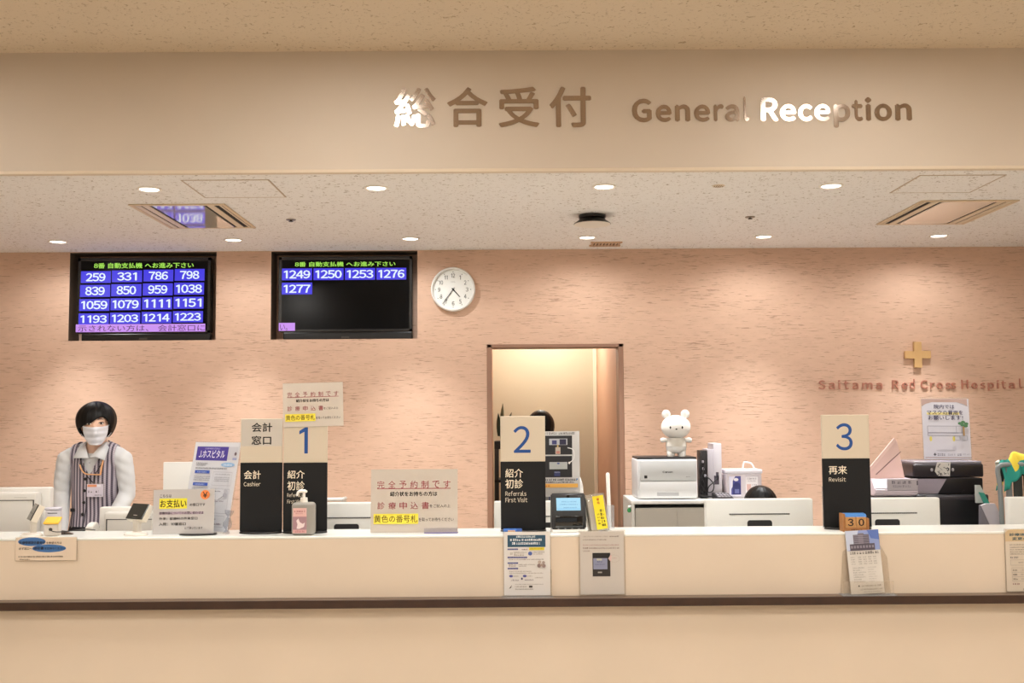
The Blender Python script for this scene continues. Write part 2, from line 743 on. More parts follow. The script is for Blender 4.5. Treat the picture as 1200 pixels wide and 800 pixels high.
struct('wall_back', b, M_PLASTER)
for k, (xa, xb, zb) in enumerate((N1, N2)):
    b = NB()
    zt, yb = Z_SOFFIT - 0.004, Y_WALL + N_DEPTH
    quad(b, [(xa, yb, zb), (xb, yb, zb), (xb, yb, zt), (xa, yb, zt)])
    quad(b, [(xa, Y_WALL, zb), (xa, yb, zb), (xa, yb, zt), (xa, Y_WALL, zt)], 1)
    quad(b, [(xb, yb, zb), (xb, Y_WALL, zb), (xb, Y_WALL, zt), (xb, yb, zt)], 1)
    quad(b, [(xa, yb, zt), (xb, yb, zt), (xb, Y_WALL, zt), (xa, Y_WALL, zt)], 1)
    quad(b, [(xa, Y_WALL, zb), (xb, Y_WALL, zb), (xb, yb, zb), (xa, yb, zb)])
    struct('wall_recess_%s' % ('left', 'right')[k], b, [M_PLASTER, M_RECESS_SHADE])

# doorway: dark brown frame, short corridor, back room wall
b = NB()
fw = 0.032
box(b, DX0, DX0 + fw, Y_WALL - 0.006, Y_WALL + 0.16, 0, DZ, 0, .003, 1)
box(b, DX1 - fw, DX1, Y_WALL - 0.006, Y_WALL + 0.16, 0, DZ, 0, .003, 1)
box(b, DX0, DX1, Y_WALL - 0.006, Y_WALL + 0.16, DZ - 0.022, DZ, 0, .003, 1)
struct('door_1', b, mat('#9a745e', 0.5))
Y_BR = 8.75
b = NB()
box(b, DX1 - 0.012, DX1 + 0.1, Y_WALL + 0.16, Y_BR, 0, 2.45)
struct('wall_corridor_right', b, M_CORRIDOR)
b = NB()
box(b, DX0 - 0.1, DX0 + 0.012, Y_WALL + 0.16, Y_BR, 0, 2.45)
struct('wall_corridor_left', b, M_CORRIDOR)
b = NB()
box(b, DX0 - 0.1, DX1 + 0.1, Y_BR, Y_BR + 0.1, 0, 2.45)
struct('wall_corridor_back', b, M_BACKROOM)
b = NB()
box(b, DX0 - 0.1, DX1 + 0.1, Y_WALL + 0.001, Y_BR + 0.1, 2.45, 2.52)
struct('ceiling', b, mat('#d8d2c4', 0.9))
b = NB()
box(b, DX1 - 0.042, DX1 - 0.0125, Y_BR - 0.03, Y_BR - 0.0005, 0, 2.44, 0, .003, 1)
struct('trim_2', b, mat('#efe6d2', 0.5))
# the lamp of the back room, on its ceiling just behind the lintel
t = thing('ceiling_light', 'round white ceiling lamp of the passage behind the doorway', 'ceiling light', ((DX0 + DX1) / 2, 8.2, 2.45))
b = NB()
lathe(b, [(0.0, -0.05), (0.10, -0.045), (0.14, -0.02), (0.145, 0.0)], 28)
link('diffuser', b, mat('#fff4e0', 0.5, emit=3.0), t, 40)
ld = bpy.data.lights.new('passage_lamp', 'POINT')
ld.energy = BACKROOM_W
ld.color = (1.0, 0.98, 0.90)
ld.shadow_soft_size = 0.1
lo = bpy.data.objects.new('passage_lamp', ld)
COL.objects.link(lo)
lo.parent = t
lo.location = (0, 0, -0.16)

# ------------------------------------------------------------------ hall ceiling lights (in front of the header, above the visitors) and added unseen fill rows
HALL_Y = 3.52
panel_x = [-2.83, -0.65, 1.53, 3.71]
M_PANEL = mat('#fffaf3', 0.5, emit=PANEL_GLOW)
M_FILL_PANEL = mat('#fffaf3', 0.5, emit=FILL_GLOW)
desc = {-2.83: 'oblong ceiling light in front of the header, far left', -0.65: 'oblong ceiling light in front of the header, above the first large character',
        1.53: 'oblong ceiling light in front of the header, above the English word Reception', 3.71: 'oblong ceiling light in front of the header, far right'}
places = [(x, HALL_Y, desc[x]) for x in panel_x]
for yy, row in ((1.25, 'second'), (-1.0, 'third')):  # unseen rows added to brighten the counter front
    for x, nm in zip(panel_x, ('far left', 'left of centre', 'right of centre', 'far right')):
        places.append((x, yy, 'added unseen oblong fill light, %s in the %s row out from the header' % (nm, row)))
for x, yy, lab in places:
    t = thing('ceiling_light', lab, 'ceiling light', (x, yy, Z_HALL), group='hall ceiling lights')
    b = NB()
    box(b, -.20, .20, -.43, -.39, -.012, 0, 0, .003, 1)
    box(b, -.20, .20, .39, .43, -.012, 0, 0, .003, 1)
    box(b, -.20, -.165, -.39, .39, -.012, 0, 0, .003, 1)
    box(b, .165, .20, -.39, .39, -.012, 0, 0, .003, 1)
    link('frame', b, mat('#e9e4da', 0.5), t)
    b = NB()
    box(b, -.165, .165, -.39, .39, -.005, -.001)
    link('diffuser', b, M_PANEL if yy == HALL_Y else M_FILL_PANEL, t)

# ------------------------------------------------------------------ downlights in the lower ceiling
row_front = [(175, 221.3), (441, 219.8), (708, 218.2), (974, 217.3)]
row_wall = [(68, 282.8), (273.5, 280.6), (481, 279.2), (688, 277.8), (895, 276.9), (1100, 275.8)]
ordn = ['first', 'second', 'third', 'fourth', 'fifth', 'sixth']
M_LENS = mat('#fff6ea', 0.4, emit=6.0)


def downlight(px, py, watts, wide, size, label, group):
    p = G(px, py, Z_SOFFIT)
    t = thing('downlight', label, 'ceiling light', (p.x, p.y, Z_SOFFIT), group=group)
    b = NB()
    lathe(b, [(0.044, 0.0), (0.058, 0.0), (0.058, -0.004), (0.052, -0.007), (0.044, -0.004), (0.044, 0.0)], 32)
    link('trim_ring', b, mat('#efe9df', 0.45), t, 40)
    b = NB()
    lathe(b, [(0.0, -0.003), (0.0435, -0.003), (0.0435, -0.0005), (0.0, -0.0005)], 32)
    link('lens', b, M_LENS, t)
    for w_, deg in ((watts, size), (wide, 172)):
        ld = bpy.data.lights.new('lamp', 'SPOT')
        ld.energy = w_
        ld.color = WARM
        ld.spot_size = R(deg)
        ld.spot_blend = 1.0 if deg < 160 else 0.55
        ld.shadow_soft_size = 0.035
        lo = bpy.data.objects.new('lamp', ld)
        COL.objects.link(lo)
        lo.parent = t
        lo.location = (0, 0, -0.02)


for k, (px, py) in enumerate(row_front):
    downlight(px, py, SPOT_FRONT_W, SPOT_FRONT_WIDE_W, 100, 'round recessed downlight, %s from the left in the front row over the counter' % ordn[k], 'front row of downlights')
for k, (px, py) in enumerate(row_wall):
    downlight(px, py, SPOT_WALL_W, SPOT_WALL_WIDE_W, SPOT_WALL_DEG, 'round recessed downlight, %s from the left in the row along the back wall' % ordn[k], 'downlights along the back wall')


# ------------------------------------------------------------------ ceiling fittings
def cassette(c, mirror, label):
    pts = [G(px, py, Z_SOFFIT) for px, py in c]       # back-left order: far-left, far-right, near-right, near-left as (x, y)
    x0 = (pts[0].x + pts[3].x) / 2
    x1 = (pts[1].x + pts[2].x) / 2
    y0 = (pts[0].y + pts[1].y) / 2
    y1 = (pts[2].y + pts[3].y) / 2
    ya, yb = min(y0, y1), max(y0, y1)
    xa, xb = min(x0, x1), max(x0, x1)
    w, d = xb - xa, yb - ya
    t = thing('air_conditioner', label, 'air conditioner', ((xa + xb) / 2, (ya + yb) / 2, Z_SOFFIT))
    fm = mat('#d9c3a4', 0.45)
    b = NB()
    e = 0.022
    z = -0.007
    box(b, -w / 2, w / 2, -d / 2, -d / 2 + e, z, 0, 0, .003, 1)
    box(b, -w / 2, w / 2, d / 2 - e, d / 2, z, 0, 0, .003, 1)
    box(b, -w / 2, -w / 2 + e, -d / 2 + e, d / 2 - e, z, 0, 0, .003, 1)
    box(b, w / 2 - e, w / 2, -d / 2 + e, d / 2 - e, z, 0, 0, .003, 1)
    link('frame', b, fm, t)
    b = NB()
    box(b, -w / 2 + e, w / 2 - e, -d / 2 + e, d / 2 - e, -0.0022, -0.001)
    link('backing', b, mat('#14110e', 0.8), t)
    b = NB()
    box(b, -w * .265, w * .265, -d / 2 + e, d / 2 - e, -0.007, -0.003, 0, .001, 1)
    link('intake_panel', b, mat('#e8dccb', 0.06, spec=0.8, coat=1.0), t)
    for s in (-1, 1):
        b = NB()
        box(b, s * w * .335 - .018, s * w * .335 + .018, -d / 2 + e, d / 2 - e, -0.0065, -0.003, 0, .001, 1)
        link('louvre', b, mat('#dccab0', 0.4), t)
        b = NB()
        closed = (s < 0) != mirror
        if closed:
            box(b, min(s * w * .39, s * w * .445), max(s * w * .39, s * w * .445), -d / 2 + e, d / 2 - e, -0.0065, -0.003, 0, .001, 1)
        else:
            box(b, min(s * w * .425, s * w * .447), max(s * w * .425, s * w * .447), -d / 2 + e, d / 2 - e, -0.0065, -0.003, 0, .001, 1)
        link('louvre', b, mat('#dccab0', 0.4), t)
    return t


cassette([(148.75, 238.85), (264.25, 238.5), (300.1, 266.15), (199.5, 266.5)], False,
         'ceiling cassette air conditioner at left, reflecting the number screen below')
cassette([(1080.5, 234.3), (1192.9, 234.0), (1131.1, 262.0), (1026.6, 262.0)], True,
         'beige ceiling cassette air conditioner at right with dark open outlet')


def hatch(c, label):
    pts = [G(px, py, Z_SOFFIT) for px, py in c]
    xa, xb = (pts[0].x + pts[3].x) / 2, (pts[1].x + pts[2].x) / 2
    ya, yb = (pts[0].y + pts[1].y) / 2, (pts[2].y + pts[3].y) / 2
    t = thing('access_panel', label, 'ceiling hatch', ((xa + xb) / 2, (ya + yb) / 2, Z_SOFFIT))
    w, d = xb - xa, yb - ya
    b = NB()
    for r in ((-w / 2, w / 2, -d / 2, -d / 2 + .008), (-w / 2, w / 2, d / 2 - .008, d / 2), (-w / 2, -w / 2 + .008, -d / 2, d / 2), (w / 2 - .008, w / 2, -d / 2, d / 2)):
        box(b, r[0], r[1], r[2], r[3], -0.0022, 0)
    link('rim', b, mat('#b9a58c', 0.5), t)
    b = NB()
    box(b, -w / 2 + .008, w / 2 - .008, -d / 2 + .008, d / 2 - .008, -0.0016, 0)
    link('door', b, M_SOFFIT, t)


hatch([(210, 210.5), (315, 210.5), (336.35, 230.6), (241.15, 231.5)], 'flush ceiling hatch with thin rim beside the left air conditioner')
hatch([(1078, 205), (1178, 204.5), (1139, 225), (1041.7, 226.0)], 'flush ceiling hatch with faint rim above the right air conditioner')

p = G(694, 252.0, Z_SOFFIT)
t = thing('ceiling_sensor', 'black flared ceiling sensor with white cover hanging above the doorway', 'sensor', (p.x, p.y, Z_SOFFIT))
b = NB()
lathe(b, [(0.0, 0.0), (0.072, 0.0), (0.072, -0.016), (0.0, -0.016)], 32)
link('base', b, mat('#1c1a18', 0.4), t, 40)
b = NB()
lathe(b, [(0.0, -0.016), (0.066, -0.016), (0.07, -0.026), (0.098, -0.046), (0.100, -0.049), (0.0, -0.049)], 40)
link('skirt', b, mat('#161412', 0.35), t, 40)
b = NB()
lathe(b, [(0.0975, -0.0492), (0.0975, -0.052), (0.06, -0.060), (0.0, -0.063)], 40)
link('cover', b, mat('#e6ded2', 0.4), t, 60)

p = G(709.5, 285.6, Z_SOFFIT)
t = thing('vent_grille', 'small beige slotted vent grille in the ceiling above the doorway', 'vent', (p.x, p.y - .01, Z_SOFFIT))
b = NB()
w, d = 0.165, 0.13
box(b, -w / 2 - .015, w / 2 + .015, -d / 2 - .012, -d / 2 + .012, -.008, 0)
box(b, -w / 2 - .015, w / 2 + .015, d / 2 - .012, d / 2 + .012, -.008, 0)
for k in range(9):
    x = -w / 2 + w * k / 8
    box(b, x - .0055, x + .0055, -d / 2, d / 2, -.008, -.001)
link('grille', b, mat('#cba98a', 0.5), t)
b = NB()
box(b, -w / 2, w / 2, -d / 2, d / 2, -.001, -.0003)
link('duct_opening', b, mat('#2a211a', 0.8), t)

for (px, py, lab) in ((341, 257, 'tiny dark sprinkler head in the ceiling left of the second screen'), (879, 254, 'tiny dark sprinkler head in the ceiling right of the doorway')):
    p = G(px, py, Z_SOFFIT)
    t = thing('sprinkler_head', lab, 'sprinkler', (p.x, p.y, Z_SOFFIT))
    b = NB()
    lathe(b, [(0.0, 0.0), (0.027, 0.0), (0.026, -0.004), (0.0, -0.005)], 24)
    link('rose', b, mat('#8c8074', 0.35, 0.6), t, 40)
    b = NB()
    lathe(b, [(0.0, -0.005), (0.008, -0.005), (0.006, -0.010), (0.013, -0.011), (0.012, -0.013), (0.0, -0.013)], 18)
    link('deflector', b, mat('#4a4038', 0.35, 0.6), t, 40)
p = G(842, 217.5, Z_SOFFIT)
t = thing('ceiling_speaker', 'small round perforated ceiling speaker between two front downlights', 'speaker', (p.x, p.y, Z_SOFFIT))
b = NB()
lathe(b, [(0.0, -0.004), (0.026, -0.004), (0.03, 0.0)], 28)
link('cover', b, mat('#d3c0a6', 0.5), t, 40)
b = NB()
for i in range(-2, 3):
    for j in range(-2, 3):
        if i * i + j * j < 6:
            lathe(b, [(0.0, -0.0045), (0.0032, -0.0045), (0.0032, -0.0038)], 8, 0, (i * .0095, j * .0095, 0))
link('perforation', b, mat('#6b5a48', 0.8), t)

# ------------------------------------------------------------------ the reception counter
Z_LEDGE = P(600, 698.3, Y_CTR).z
Y_LEDGE = 4.58
CXH = 3.4
t = thing('reception_counter', 'long cream reception counter with white raised shelf and dark brown ledge edge', 'counter', (0, 0, 0))
b = NB()
box(b, -CXH, CXH, Y_CTR - 0.002, Y_SHELF_BACK, Z_SHELF - 0.010, Z_SHELF, 0, .003, 2)
link('shelf_top', b, M_WHITE_TOP, t)
b = NB()
box(b, -CXH, CXH, Y_CTR, Y_CTR + 0.05, Z_LEDGE, Z_SHELF - 0.010)
link('riser_panel', b, M_CREAM, t)
t0 = t
t = thing('counter_ledge', 'narrow ledge with dark brown front edge running along the counter below the cream panel', 'ledge', (0, 0, 0))
b = NB()
box(b, -CXH, CXH, Y_LEDGE + 0.006, Y_CTR - 0.0005, Z_LEDGE - 0.034, Z_LEDGE)
link('ledge_board', b, M_LEDGE, t)
b = NB()
box(b, -CXH, CXH, Y_LEDGE, Y_LEDGE + 0.006, Z_LEDGE - 0.035, Z_LEDGE - 0.0005, 0, .0015, 1)
link('ledge_edge', b, M_WOOD, t)
t = t0
b = NB()
box(b, -CXH, CXH, Y_CTR, Y_CTR + 0.05, 0, Z_LEDGE)
link('lower_panel', b, M_CREAM, t)
t = thing('work_desk', 'long white staff desk behind the raised counter shelf', 'desk', (0, 0, 0))
b = NB()
box(b, -CXH, CXH, Y_SHELF_BACK + .005, 5.62, Z_DESK - 0.03, Z_DESK, 0, .004, 1)
link('work_surface', b, M_WHITE_TOP, t)
for k in range(6):
    x = -CXH + 0.03 + k * (2 * CXH - .06) / 5
    b = NB()
    box(b, x - .02, x + .02, Y_SHELF_BACK + .02, 5.5, 0, Z_DESK - 0.03)
    link('side_panel', b, M_CREAM, t)


# ================================================================== lettering on the header and the wall
def mirror_metal(name, col, rough):
    m, nt, b = nodes_mat(name, rough)
    b.inputs['Base Color'].default_value = hexc(col)
    b.inputs['Metallic'].default_value = 1.0
    return m


M_STEEL = mirror_metal('polished_bronze_steel', '#b8a99d', 0.13)
DEP = 0.012


def letter_sign(name, label, cat, items, Yf, depth, m, off=0.0, gap=0.0):
    """items: (char, x0, y0, x1, y1) in frame pixels on the plane Yf; one mesh per letter"""
    t = thing(name, label, cat, (0, Yf, 0))
    for ch, x0, y0, x1, y1 in items:
        a, c = P(x0, y1, Yf), P(x1, y0, Yf)
        b = NB()
        text_poly(b, ch, a.x, c.x, a.z, c.z, -gap, 0, off, depth, 4)
        if gap:
            cx, cz = (a.x + c.x) / 2, (a.z + c.z) / 2
        fixn(b)
        link('letter', b, m, t)
    return t


# big characters: (char, box measured on the photograph)
letter_sign('wall_lettering', 'four large polished metal characters on the header above the counter', 'sign',
            [('総', 461.8, 102.3, 510.8, 149.8), ('合', 523.7, 102.0, 571.5, 148.8), ('受', 584.3, 101.6, 632.0, 149.0), ('付', 644.0, 101.4, 692.5, 149.0)],
            Y_HEAD - 0.004, 0.004, M_STEEL, 0.020)
gr = [('G', 740.8, 115.6, 763.4, 143.2), ('e', 768.6, 122.6, 786.8, 142.9), ('n', 791.2, 122.4, 808.6, 142.3), ('e', 813.4, 122.4, 832.0, 142.6),
      ('r', 836.7, 122.2, 848.0, 142.0), ('a', 849.9, 122.2, 866.3, 142.4), ('l', 871.6, 113.2, 877.4, 142.0),
      ('R', 891.9, 114.2, 911.6, 142.0), ('e', 914.2, 122.0, 932.6, 142.2), ('c', 935.6, 122.0, 951.8, 142.2), ('e', 954.6, 121.9, 972.9, 142.1),
      ('p', 977.3, 121.7, 996.2, 149.4), ('t', 998.6, 117.0, 1010.8, 141.9), ('i', 1014.3, 113.8, 1020.8, 141.5), ('o', 1025.0, 121.4, 1045.0, 141.8), ('n', 1049.5, 121.2, 1068.2, 141.3)]
letter_sign('wall_lettering', 'large polished metal English lettering on the header reading General Reception', 'sign', gr, Y_HEAD - 0.004, 0.004, M_STEEL, 0.044)

M_COPPER = mat('#c48674', 0.35, 0.35)
hosp = []
word = 'Saitama Red Cross Hospital'
# left edges and right edges read from the photograph
hx = [(959.6, 967.2), (971.6, 978.4), (982.6, 984.8), (989.4, 994.4), (999.2, 1006.0), (1011.0, 1022.6), (1027.2, 1034.2),
      (1046.0, 1053.2), (1057.2, 1063.6), (1066.4, 1072.0), (1079.4, 1087.2), (1090.6, 1095.6), (1098.2, 1105.0), (1108.6, 1114.0), (1114.6, 1120.4),
      (1127.2, 1134.6), (1139.0, 1145.6), (1149.4, 1154.6), (1158.4, 1164.8), (1168.6, 1170.8), (1174.0, 1178.8), (1182.6, 1189.4), (1195.2, 1197.6)]
TOPS = {'S': 445.4, 'R': 445.2, 'C': 445.2, 'H': 444.8, 'd': 444.2, 'l': 443.8, 't': 446.2, 'i': 445.2}
i = 0
for ch in word:
    if ch == ' ':
        continue
    xa, xb = hx[i]
    i += 1
    base = 456.0 - (xa - 959) / 240 * 1.0
    top = TOPS.get(ch, 448.2) - (0.4 if ch in 'tdl' else 0)
    yb = base + (2.4 if ch == 'p' else 0)
    hosp.append((ch, xa, top, xb, yb))
letter_sign('wall_lettering', 'small copper coloured raised lettering naming the hospital on the right of the plaster wall', 'sign', hosp, Y_WALL - 0.009, 0.0085, M_COPPER, 0.010)
a, c = P(1063, 430.2, Y_WALL - .05), P(1092.2, 400.3, Y_WALL - .05)
t = thing('cross_emblem', 'thick golden cross emblem standing off the plaster wall above the hospital name', 'emblem', ((a.x + c.x) / 2, Y_WALL, (a.z + c.z) / 2))
b = NB()
h, q = (c.x - a.x) / 2, (c.x - a.x) * .145
prism(b, [(-q, -h), (q, -h), (q, -q), (h, -q), (h, q), (q, q), (q, h), (-q, h), (-q, q), (-h, q), (-h, -q), (-q, -q)], -0.026, -0.003)
fixn(b)
link('cross', b, mat('#d9b27c', 0.35, 0.35), t)
b = NB()
cyl(b, (0, -0.01, 0), (0, 0, 0), .012, None, 16)
link('stand_off', b, mat('#8a6a4a', 0.4, 0.6), t)


# ================================================================== the number screens
M_BEZEL = mat('#141312', 0.25)
M_DARK_GLASS = mat('#050506', 0.14, spec=0.2)
BLUE, DIGIT, GREEN, LILAC = '#4038e0', '#e8f4ff', '#a8e858', '#c990ee'


def screen(name_label, fx, yf, outer, glass, draw, niche, Yf):
    """outer, glass: pixel boxes of the bezel and of the picture"""
    a, c = P(outer[0], outer[3], Yf), P(outer[2], outer[1], Yf)
    z0 = niche[2]
    w, h = c.x - a.x, c.z - z0
    t = thing('television', name_label, 'television', ((a.x + c.x) / 2, Yf, z0))
    b = NB()
    box(b, -w / 2, w / 2, 0.004, 0.07, 0.052, h, 0, .006, 2)
    link('housing', b, M_BEZEL, t)
    b = NB()
    box(b, -w / 2 + .03, w / 2 - .0, 0.0, 0.05, 0.0, 0.05, 0, .008, 2)
    link('speaker_bar', b, mat('#0e0d0c', 0.3), t)
    b = NB()
    e = 0.02
    box(b, -w / 2, w / 2, -.002, .006, h - e, h, 0, .002, 1)
    box(b, -w / 2, w / 2, -.002, .006, .052, .052 + e * .8, 0, .002, 1)
    box(b, -w / 2, -w / 2 + e, -.002, .006, .052, h, 0, .002, 1)
    box(b, w / 2 - e, w / 2, -.002, .006, .052, h, 0, .002, 1)
    link('bezel', b, mat('#1b1a19', 0.2, coat=0.5), t)
    ga, gc = P(glass[0], glass[3], Yf), P(glass[2], glass[1], Yf)
    s = Sheet(glass[0], glass[1], glass[2], glass[3], gc.x - ga.x, gc.z - ga.z, M_DARK_GLASS, 0.003, skip_base=True, emit=1.0)
    box(s.b, -s.w / 2, s.w / 2, 0, .003, 0, s.h, s.mi(M_DARK_GLASS))
    draw(s)
    s.done('screen', t, loc=((ga.x + gc.x) / 2 - (a.x + c.x) / 2, 0.0005, ga.z - z0))
    b = NB()
    box(b, -.025, .025, -.001, .004, .008, .02, 0, .002, 1)
    link('status_light', b, mat('#3d3a34', 0.4), t, loc=(0, -.002, 0))
    return t


def put_number(s, n, x0, y0, x1, y1, full):
    s.rect(x0, y0, x1, y1, BLUE)
    s.text(n, full[0], full[1], full[2], full[3], DIGIT, 0.012)


HEAD = '8番 自動支払機 へお進み下さい'


def draw1(s):
    Zx, Zy = lambda u: 70 + u / 6.153, lambda v: 280 + v / 6.153
    s.text(HEAD, Zx(237), Zy(168), Zx(965), Zy(208), GREEN, 0.02)
    nums = [['259', '331', '786', '798'], ['839', '850', '959', '1038'], ['1059', '1079', '1111', '1151'], ['1193', '1203', '1214', '1223']]
    cols = [(142, 362), (370, 590), (600, 818), (828, 1046)]
    rows = [(222, 308), (322, 410), (425, 512), (530, 612)]
    for r, (ya, yb) in enumerate(rows):
        for c, (xa, xb) in enumerate(cols):
            k = r * -2
            n = nums[r][c]
            m = 38 if len(n) == 3 else 14
            dy = -4 * (c - 1.5)
            s.rect(Zx(xa + k), Zy(ya + dy), Zx(xb + k), Zy(yb + dy), BLUE)
            s.text(n, Zx(xa + k + m), Zy(ya + 13 + dy), Zx(xb + k - m), Zy(yb - 12 + dy), DIGIT, 0.028)
    s.rect(Zx(118), Zy(616), Zx(1058), Zy(672), LILAC)
    s.text('示されない方は、 会計窓口に', Zx(134), Zy(622), Zx(1056), Zy(668), '#3a1a50', 0.0)


def draw2(s):
    Zx, Zy = lambda u: 310 + u / 6.153, lambda v: 280 + v / 6.153
    s.text(HEAD, Zx(215), Zy(160), Zx(943), Zy(196), GREEN, 0.02)
    for n, xa, xb in (('1249', 122, 340), ('1250', 350, 568), ('1253', 578, 796), ('1276', 806, 1022)):
        s.rect(Zx(xa), Zy(208), Zx(xb), Zy(294), BLUE)
        s.text(n, Zx(xa + 14), Zy(221), Zx(xb - 12), Zy(282), DIGIT, 0.028)
    s.rect(Zx(122), Zy(312), Zx(342), Zy(398), BLUE)
    s.text('1277', Zx(136), Zy(326), Zx(330), Zy(386), DIGIT, 0.028)
    s.rect(Zx(103), Zy(604), Zx(220), Zy(662), LILAC)
    s.text('い。', Zx(112), Zy(616), Zx(166), Zy(660), '#3a1a50', 0.0)


YT = Y_WALL + 0.035
screen('wall screen at left filled with sixteen white numbers on blue tiles', 0, 0, (89.6, 301.5, 247.3, 398), (92, 304.5, 244, 391.2), draw1, N1, YT)
screen('wall screen beside the clock, mostly black with five numbers on blue tiles', 0, 0, (326, 300, 483, 397), (327.6, 302.6, 481, 389), draw2, N2, YT)

# ================================================================== wall clock
ca = P(530.8, 338.6, Y_WALL - .04)
t = thing('wall_clock', 'round white wall clock with black numerals showing four thirty-six', 'clock', (ca.x, Y_WALL, ca.z))
RC = 25.9 / 1250 * 6.86
b = NB()
prof = [(0.0, 0.0), (RC * .95, 0.0), (RC, .008), (RC, .034), (RC * .985, .041), (RC * .95, .044), (RC * .915, .040), (RC * .905, .026), (RC * .905, .012), (0.0, .012)]
lathe(b, prof, 64)
fixn(b)
link('case', b, mat('#eceae4', 0.35), t, 35, rot=(R(90), 0, 0))
s = Sheet(-1, -1, 1, 1, 2 * RC * .9, 2 * RC * .9, skip_base=True)
s.ell(0, 0, 1, 1, '#f2f2ec', 64)
for k in range(1, 13):
    a = R(30 * k)
    x, y = .70 * math.sin(a), -.70 * math.cos(a)
    wd = .17 if k >= 10 else .10
    if k == 1:
        wd = .05
    if k == 11:
        wd = .13
    s.text(str(k), x - wd / 2 - .01, y - .105, x + wd / 2 + .01, y + .105, '#3c3c3a', -0.004)
    x, y = .885 * math.sin(a), -.885 * math.cos(a)
    s.ell(x, y, .022, .022, '#55554f', 10)
s.fine(-.11, -.40, .11, -.37, '#8a8a84')
s.done('dial', t, loc=(0, -.014, -RC * .9))
for nm, ang, ln, tail, wd, yy in (('hour_hand', 138, .46, .08, .05, -.018), ('minute_hand', 216, .80, .10, .032, -.021)):
    b = NB()
    L, T, W_ = RC * ln, RC * tail, RC * wd
    prism(b, [(-W_ / 2, -T), (W_ / 2, -T), (W_ / 2 * .7, L), (-W_ / 2 * .7, L)], -.001, .001)
    fixn(b)
    link(nm, b, mat('#151515', 0.4), t, loc=(0, yy, 0), rot=(0, R(ang), 0))
b = NB()
lathe(b, [(0, 0), (RC * .045, 0), (RC * .045, .012), (0, .012)], 16)
link('hub', b, mat('#1a1a1a', 0.4), t, rot=(R(90), 0, 0), loc=(0, -.013, 0))


# ================================================================== things on the raised shelf
M_ACRYL = clear_mat('clear_acrylic', '#fbfcfc', 0.12, 0.03, '#e8ecf0')
M_ACRYL_EDGE = clear_mat('acrylic_edge', '#f4f6f9', 0.2, 0.16, '#eef2f6')
M_FILM = clear_mat('clear_film', '#faf8f5', 0.15, 0.06, '#efeae2')
INK = '#2b2724'
M_SIGN_BLACK = mat('#262524', 0.5)
M_SIGN_CREAM = mat('#dccbb0', 0.5)


def counter_sign(label, px0, px1, top, seam, bot, base_w, Y, upper, lower):
    """freestanding two-tone sign: cream head panel, black lower panel, oval foot"""
    cx = (px0 + px1) / 2
    g = P(cx, bot + 2, Y)
    a, c = P(px0, bot, Y), P(px1, top, Y)
    w, h = c.x - a.x, c.z - Z_SHELF
    zs = P(cx, seam, Y).z - Z_SHELF
    t = thing('counter_sign', label, 'sign', (g.x, Y, Z_SHELF))
    b = NB()
    lathe(b, [(0.0, 0.0), (1.0, 0.0), (1.0, .005), (.97, .008), (0.0, .008)], 48, 0, (0, .005, 0), base_w / 2, .062)
    link('foot', b, mat('#1f1e1e', 0.35), t, 40)
    s = Sheet(px0, seam, px1, bot, w, zs - .008, skip_base=True)
    box(s.b, -w / 2, w / 2, 0, .012, 0, zs - .008, s.mi(mat('#1b1b1c', .55, spec=.25)), .0015, 1)
    lower(s)
    s.done('lower_panel', t, loc=(0, 0, .008))
    s = Sheet(px0, top, px1, seam, w, h - zs, skip_base=True)
    box(s.b, -w / 2, w / 2, 0, .012, 0, h - zs, s.mi('#d2c5b0', .5), .0015, 1)
    if upper:
        upper(s)
    s.done('upper_panel', t, loc=(0, 0, zs))
    return t


CRM = '#efe3cc'
z5 = lambda u, v: (270 + u / 5.333, 480 + v / 5.333)


def T5(s, t, u0, v0, u1, v1, c, off=0.0, f=z5):
    a, d = f(u0, v0), f(u1, v1)
    s.text(t, a[0], a[1], d[0], d[1], c, off)


def up_c(s):
    s.rect(281.3, 491, 330.6, 522.6, '#c9c2b8')
    T5(s, '会計', 125, 80, 258, 138, '#15130f', .022)
    T5(s, '窓口', 125, 162, 252, 218, '#15130f', .022)


def lo_c(s):
    T5(s, '会計', 78, 376, 186, 428, CRM, .012)
    T5(s, 'Cashier', 78, 444, 186, 470, CRM)


YS = 4.80
counter_sign('tall black and cream counter sign reading Cashier', 280.2, 330.6, 490.2, 541.9, 618.2, .190, YS, up_c, lo_c)


def up_1(s):
    s.text('1', 349.9, 500.4, 360.2, 531.2, '#174b92', .01)


def lo_1(s):
    T5(s, '紹介', 352, 376, 462, 425, CRM, .012)
    T5(s, '初診', 352, 440, 462, 495, CRM, .012)
    T5(s, 'Referrals', 352, 511, 450, 535, CRM)
    T5(s, 'First Visit', 352, 550, 452, 574, CRM)


counter_sign('black and cream counter sign with blue number 1, notice clipped on top', 331.0, 383.3, 490.0, 541.9, 618.2, .198, YS, up_1, lo_1)
z3 = lambda u, v: (560 + u / 3.335, 390 + v / 3.333)


def up_2(s):
    T5(s, '2', 142, 363, 208, 468, '#174b92', .008, z3)


def lo_2(s):
    T5(s, '紹介', 110, 529, 178, 562, CRM, .012, z3)
    T5(s, '初診', 110, 568, 178, 603, CRM, .012, z3)
    T5(s, 'Referrals', 110, 613, 190, 631, CRM, 0, z3)
    T5(s, 'First Visit', 110, 637, 194, 655, CRM, 0, z3)


counter_sign('black and cream counter sign with blue number 2 in front of the doorway', 587.6, 639.2, 487.2, 540.6, 617.0, .205, YS, up_2, lo_2)
z53 = lambda u, v: (955 + u / 5.333, 475 + v / 5.333)


def up_3(s):
    T5(s, '3', 150, 110, 248, 280, '#174b92', .008, z53)


def lo_3(s):
    T5(s, '再来', 103, 374, 210, 426, CRM, .012, z53)
    T5(s, 'Revisit', 103, 444, 202, 470, CRM, 0, z53)


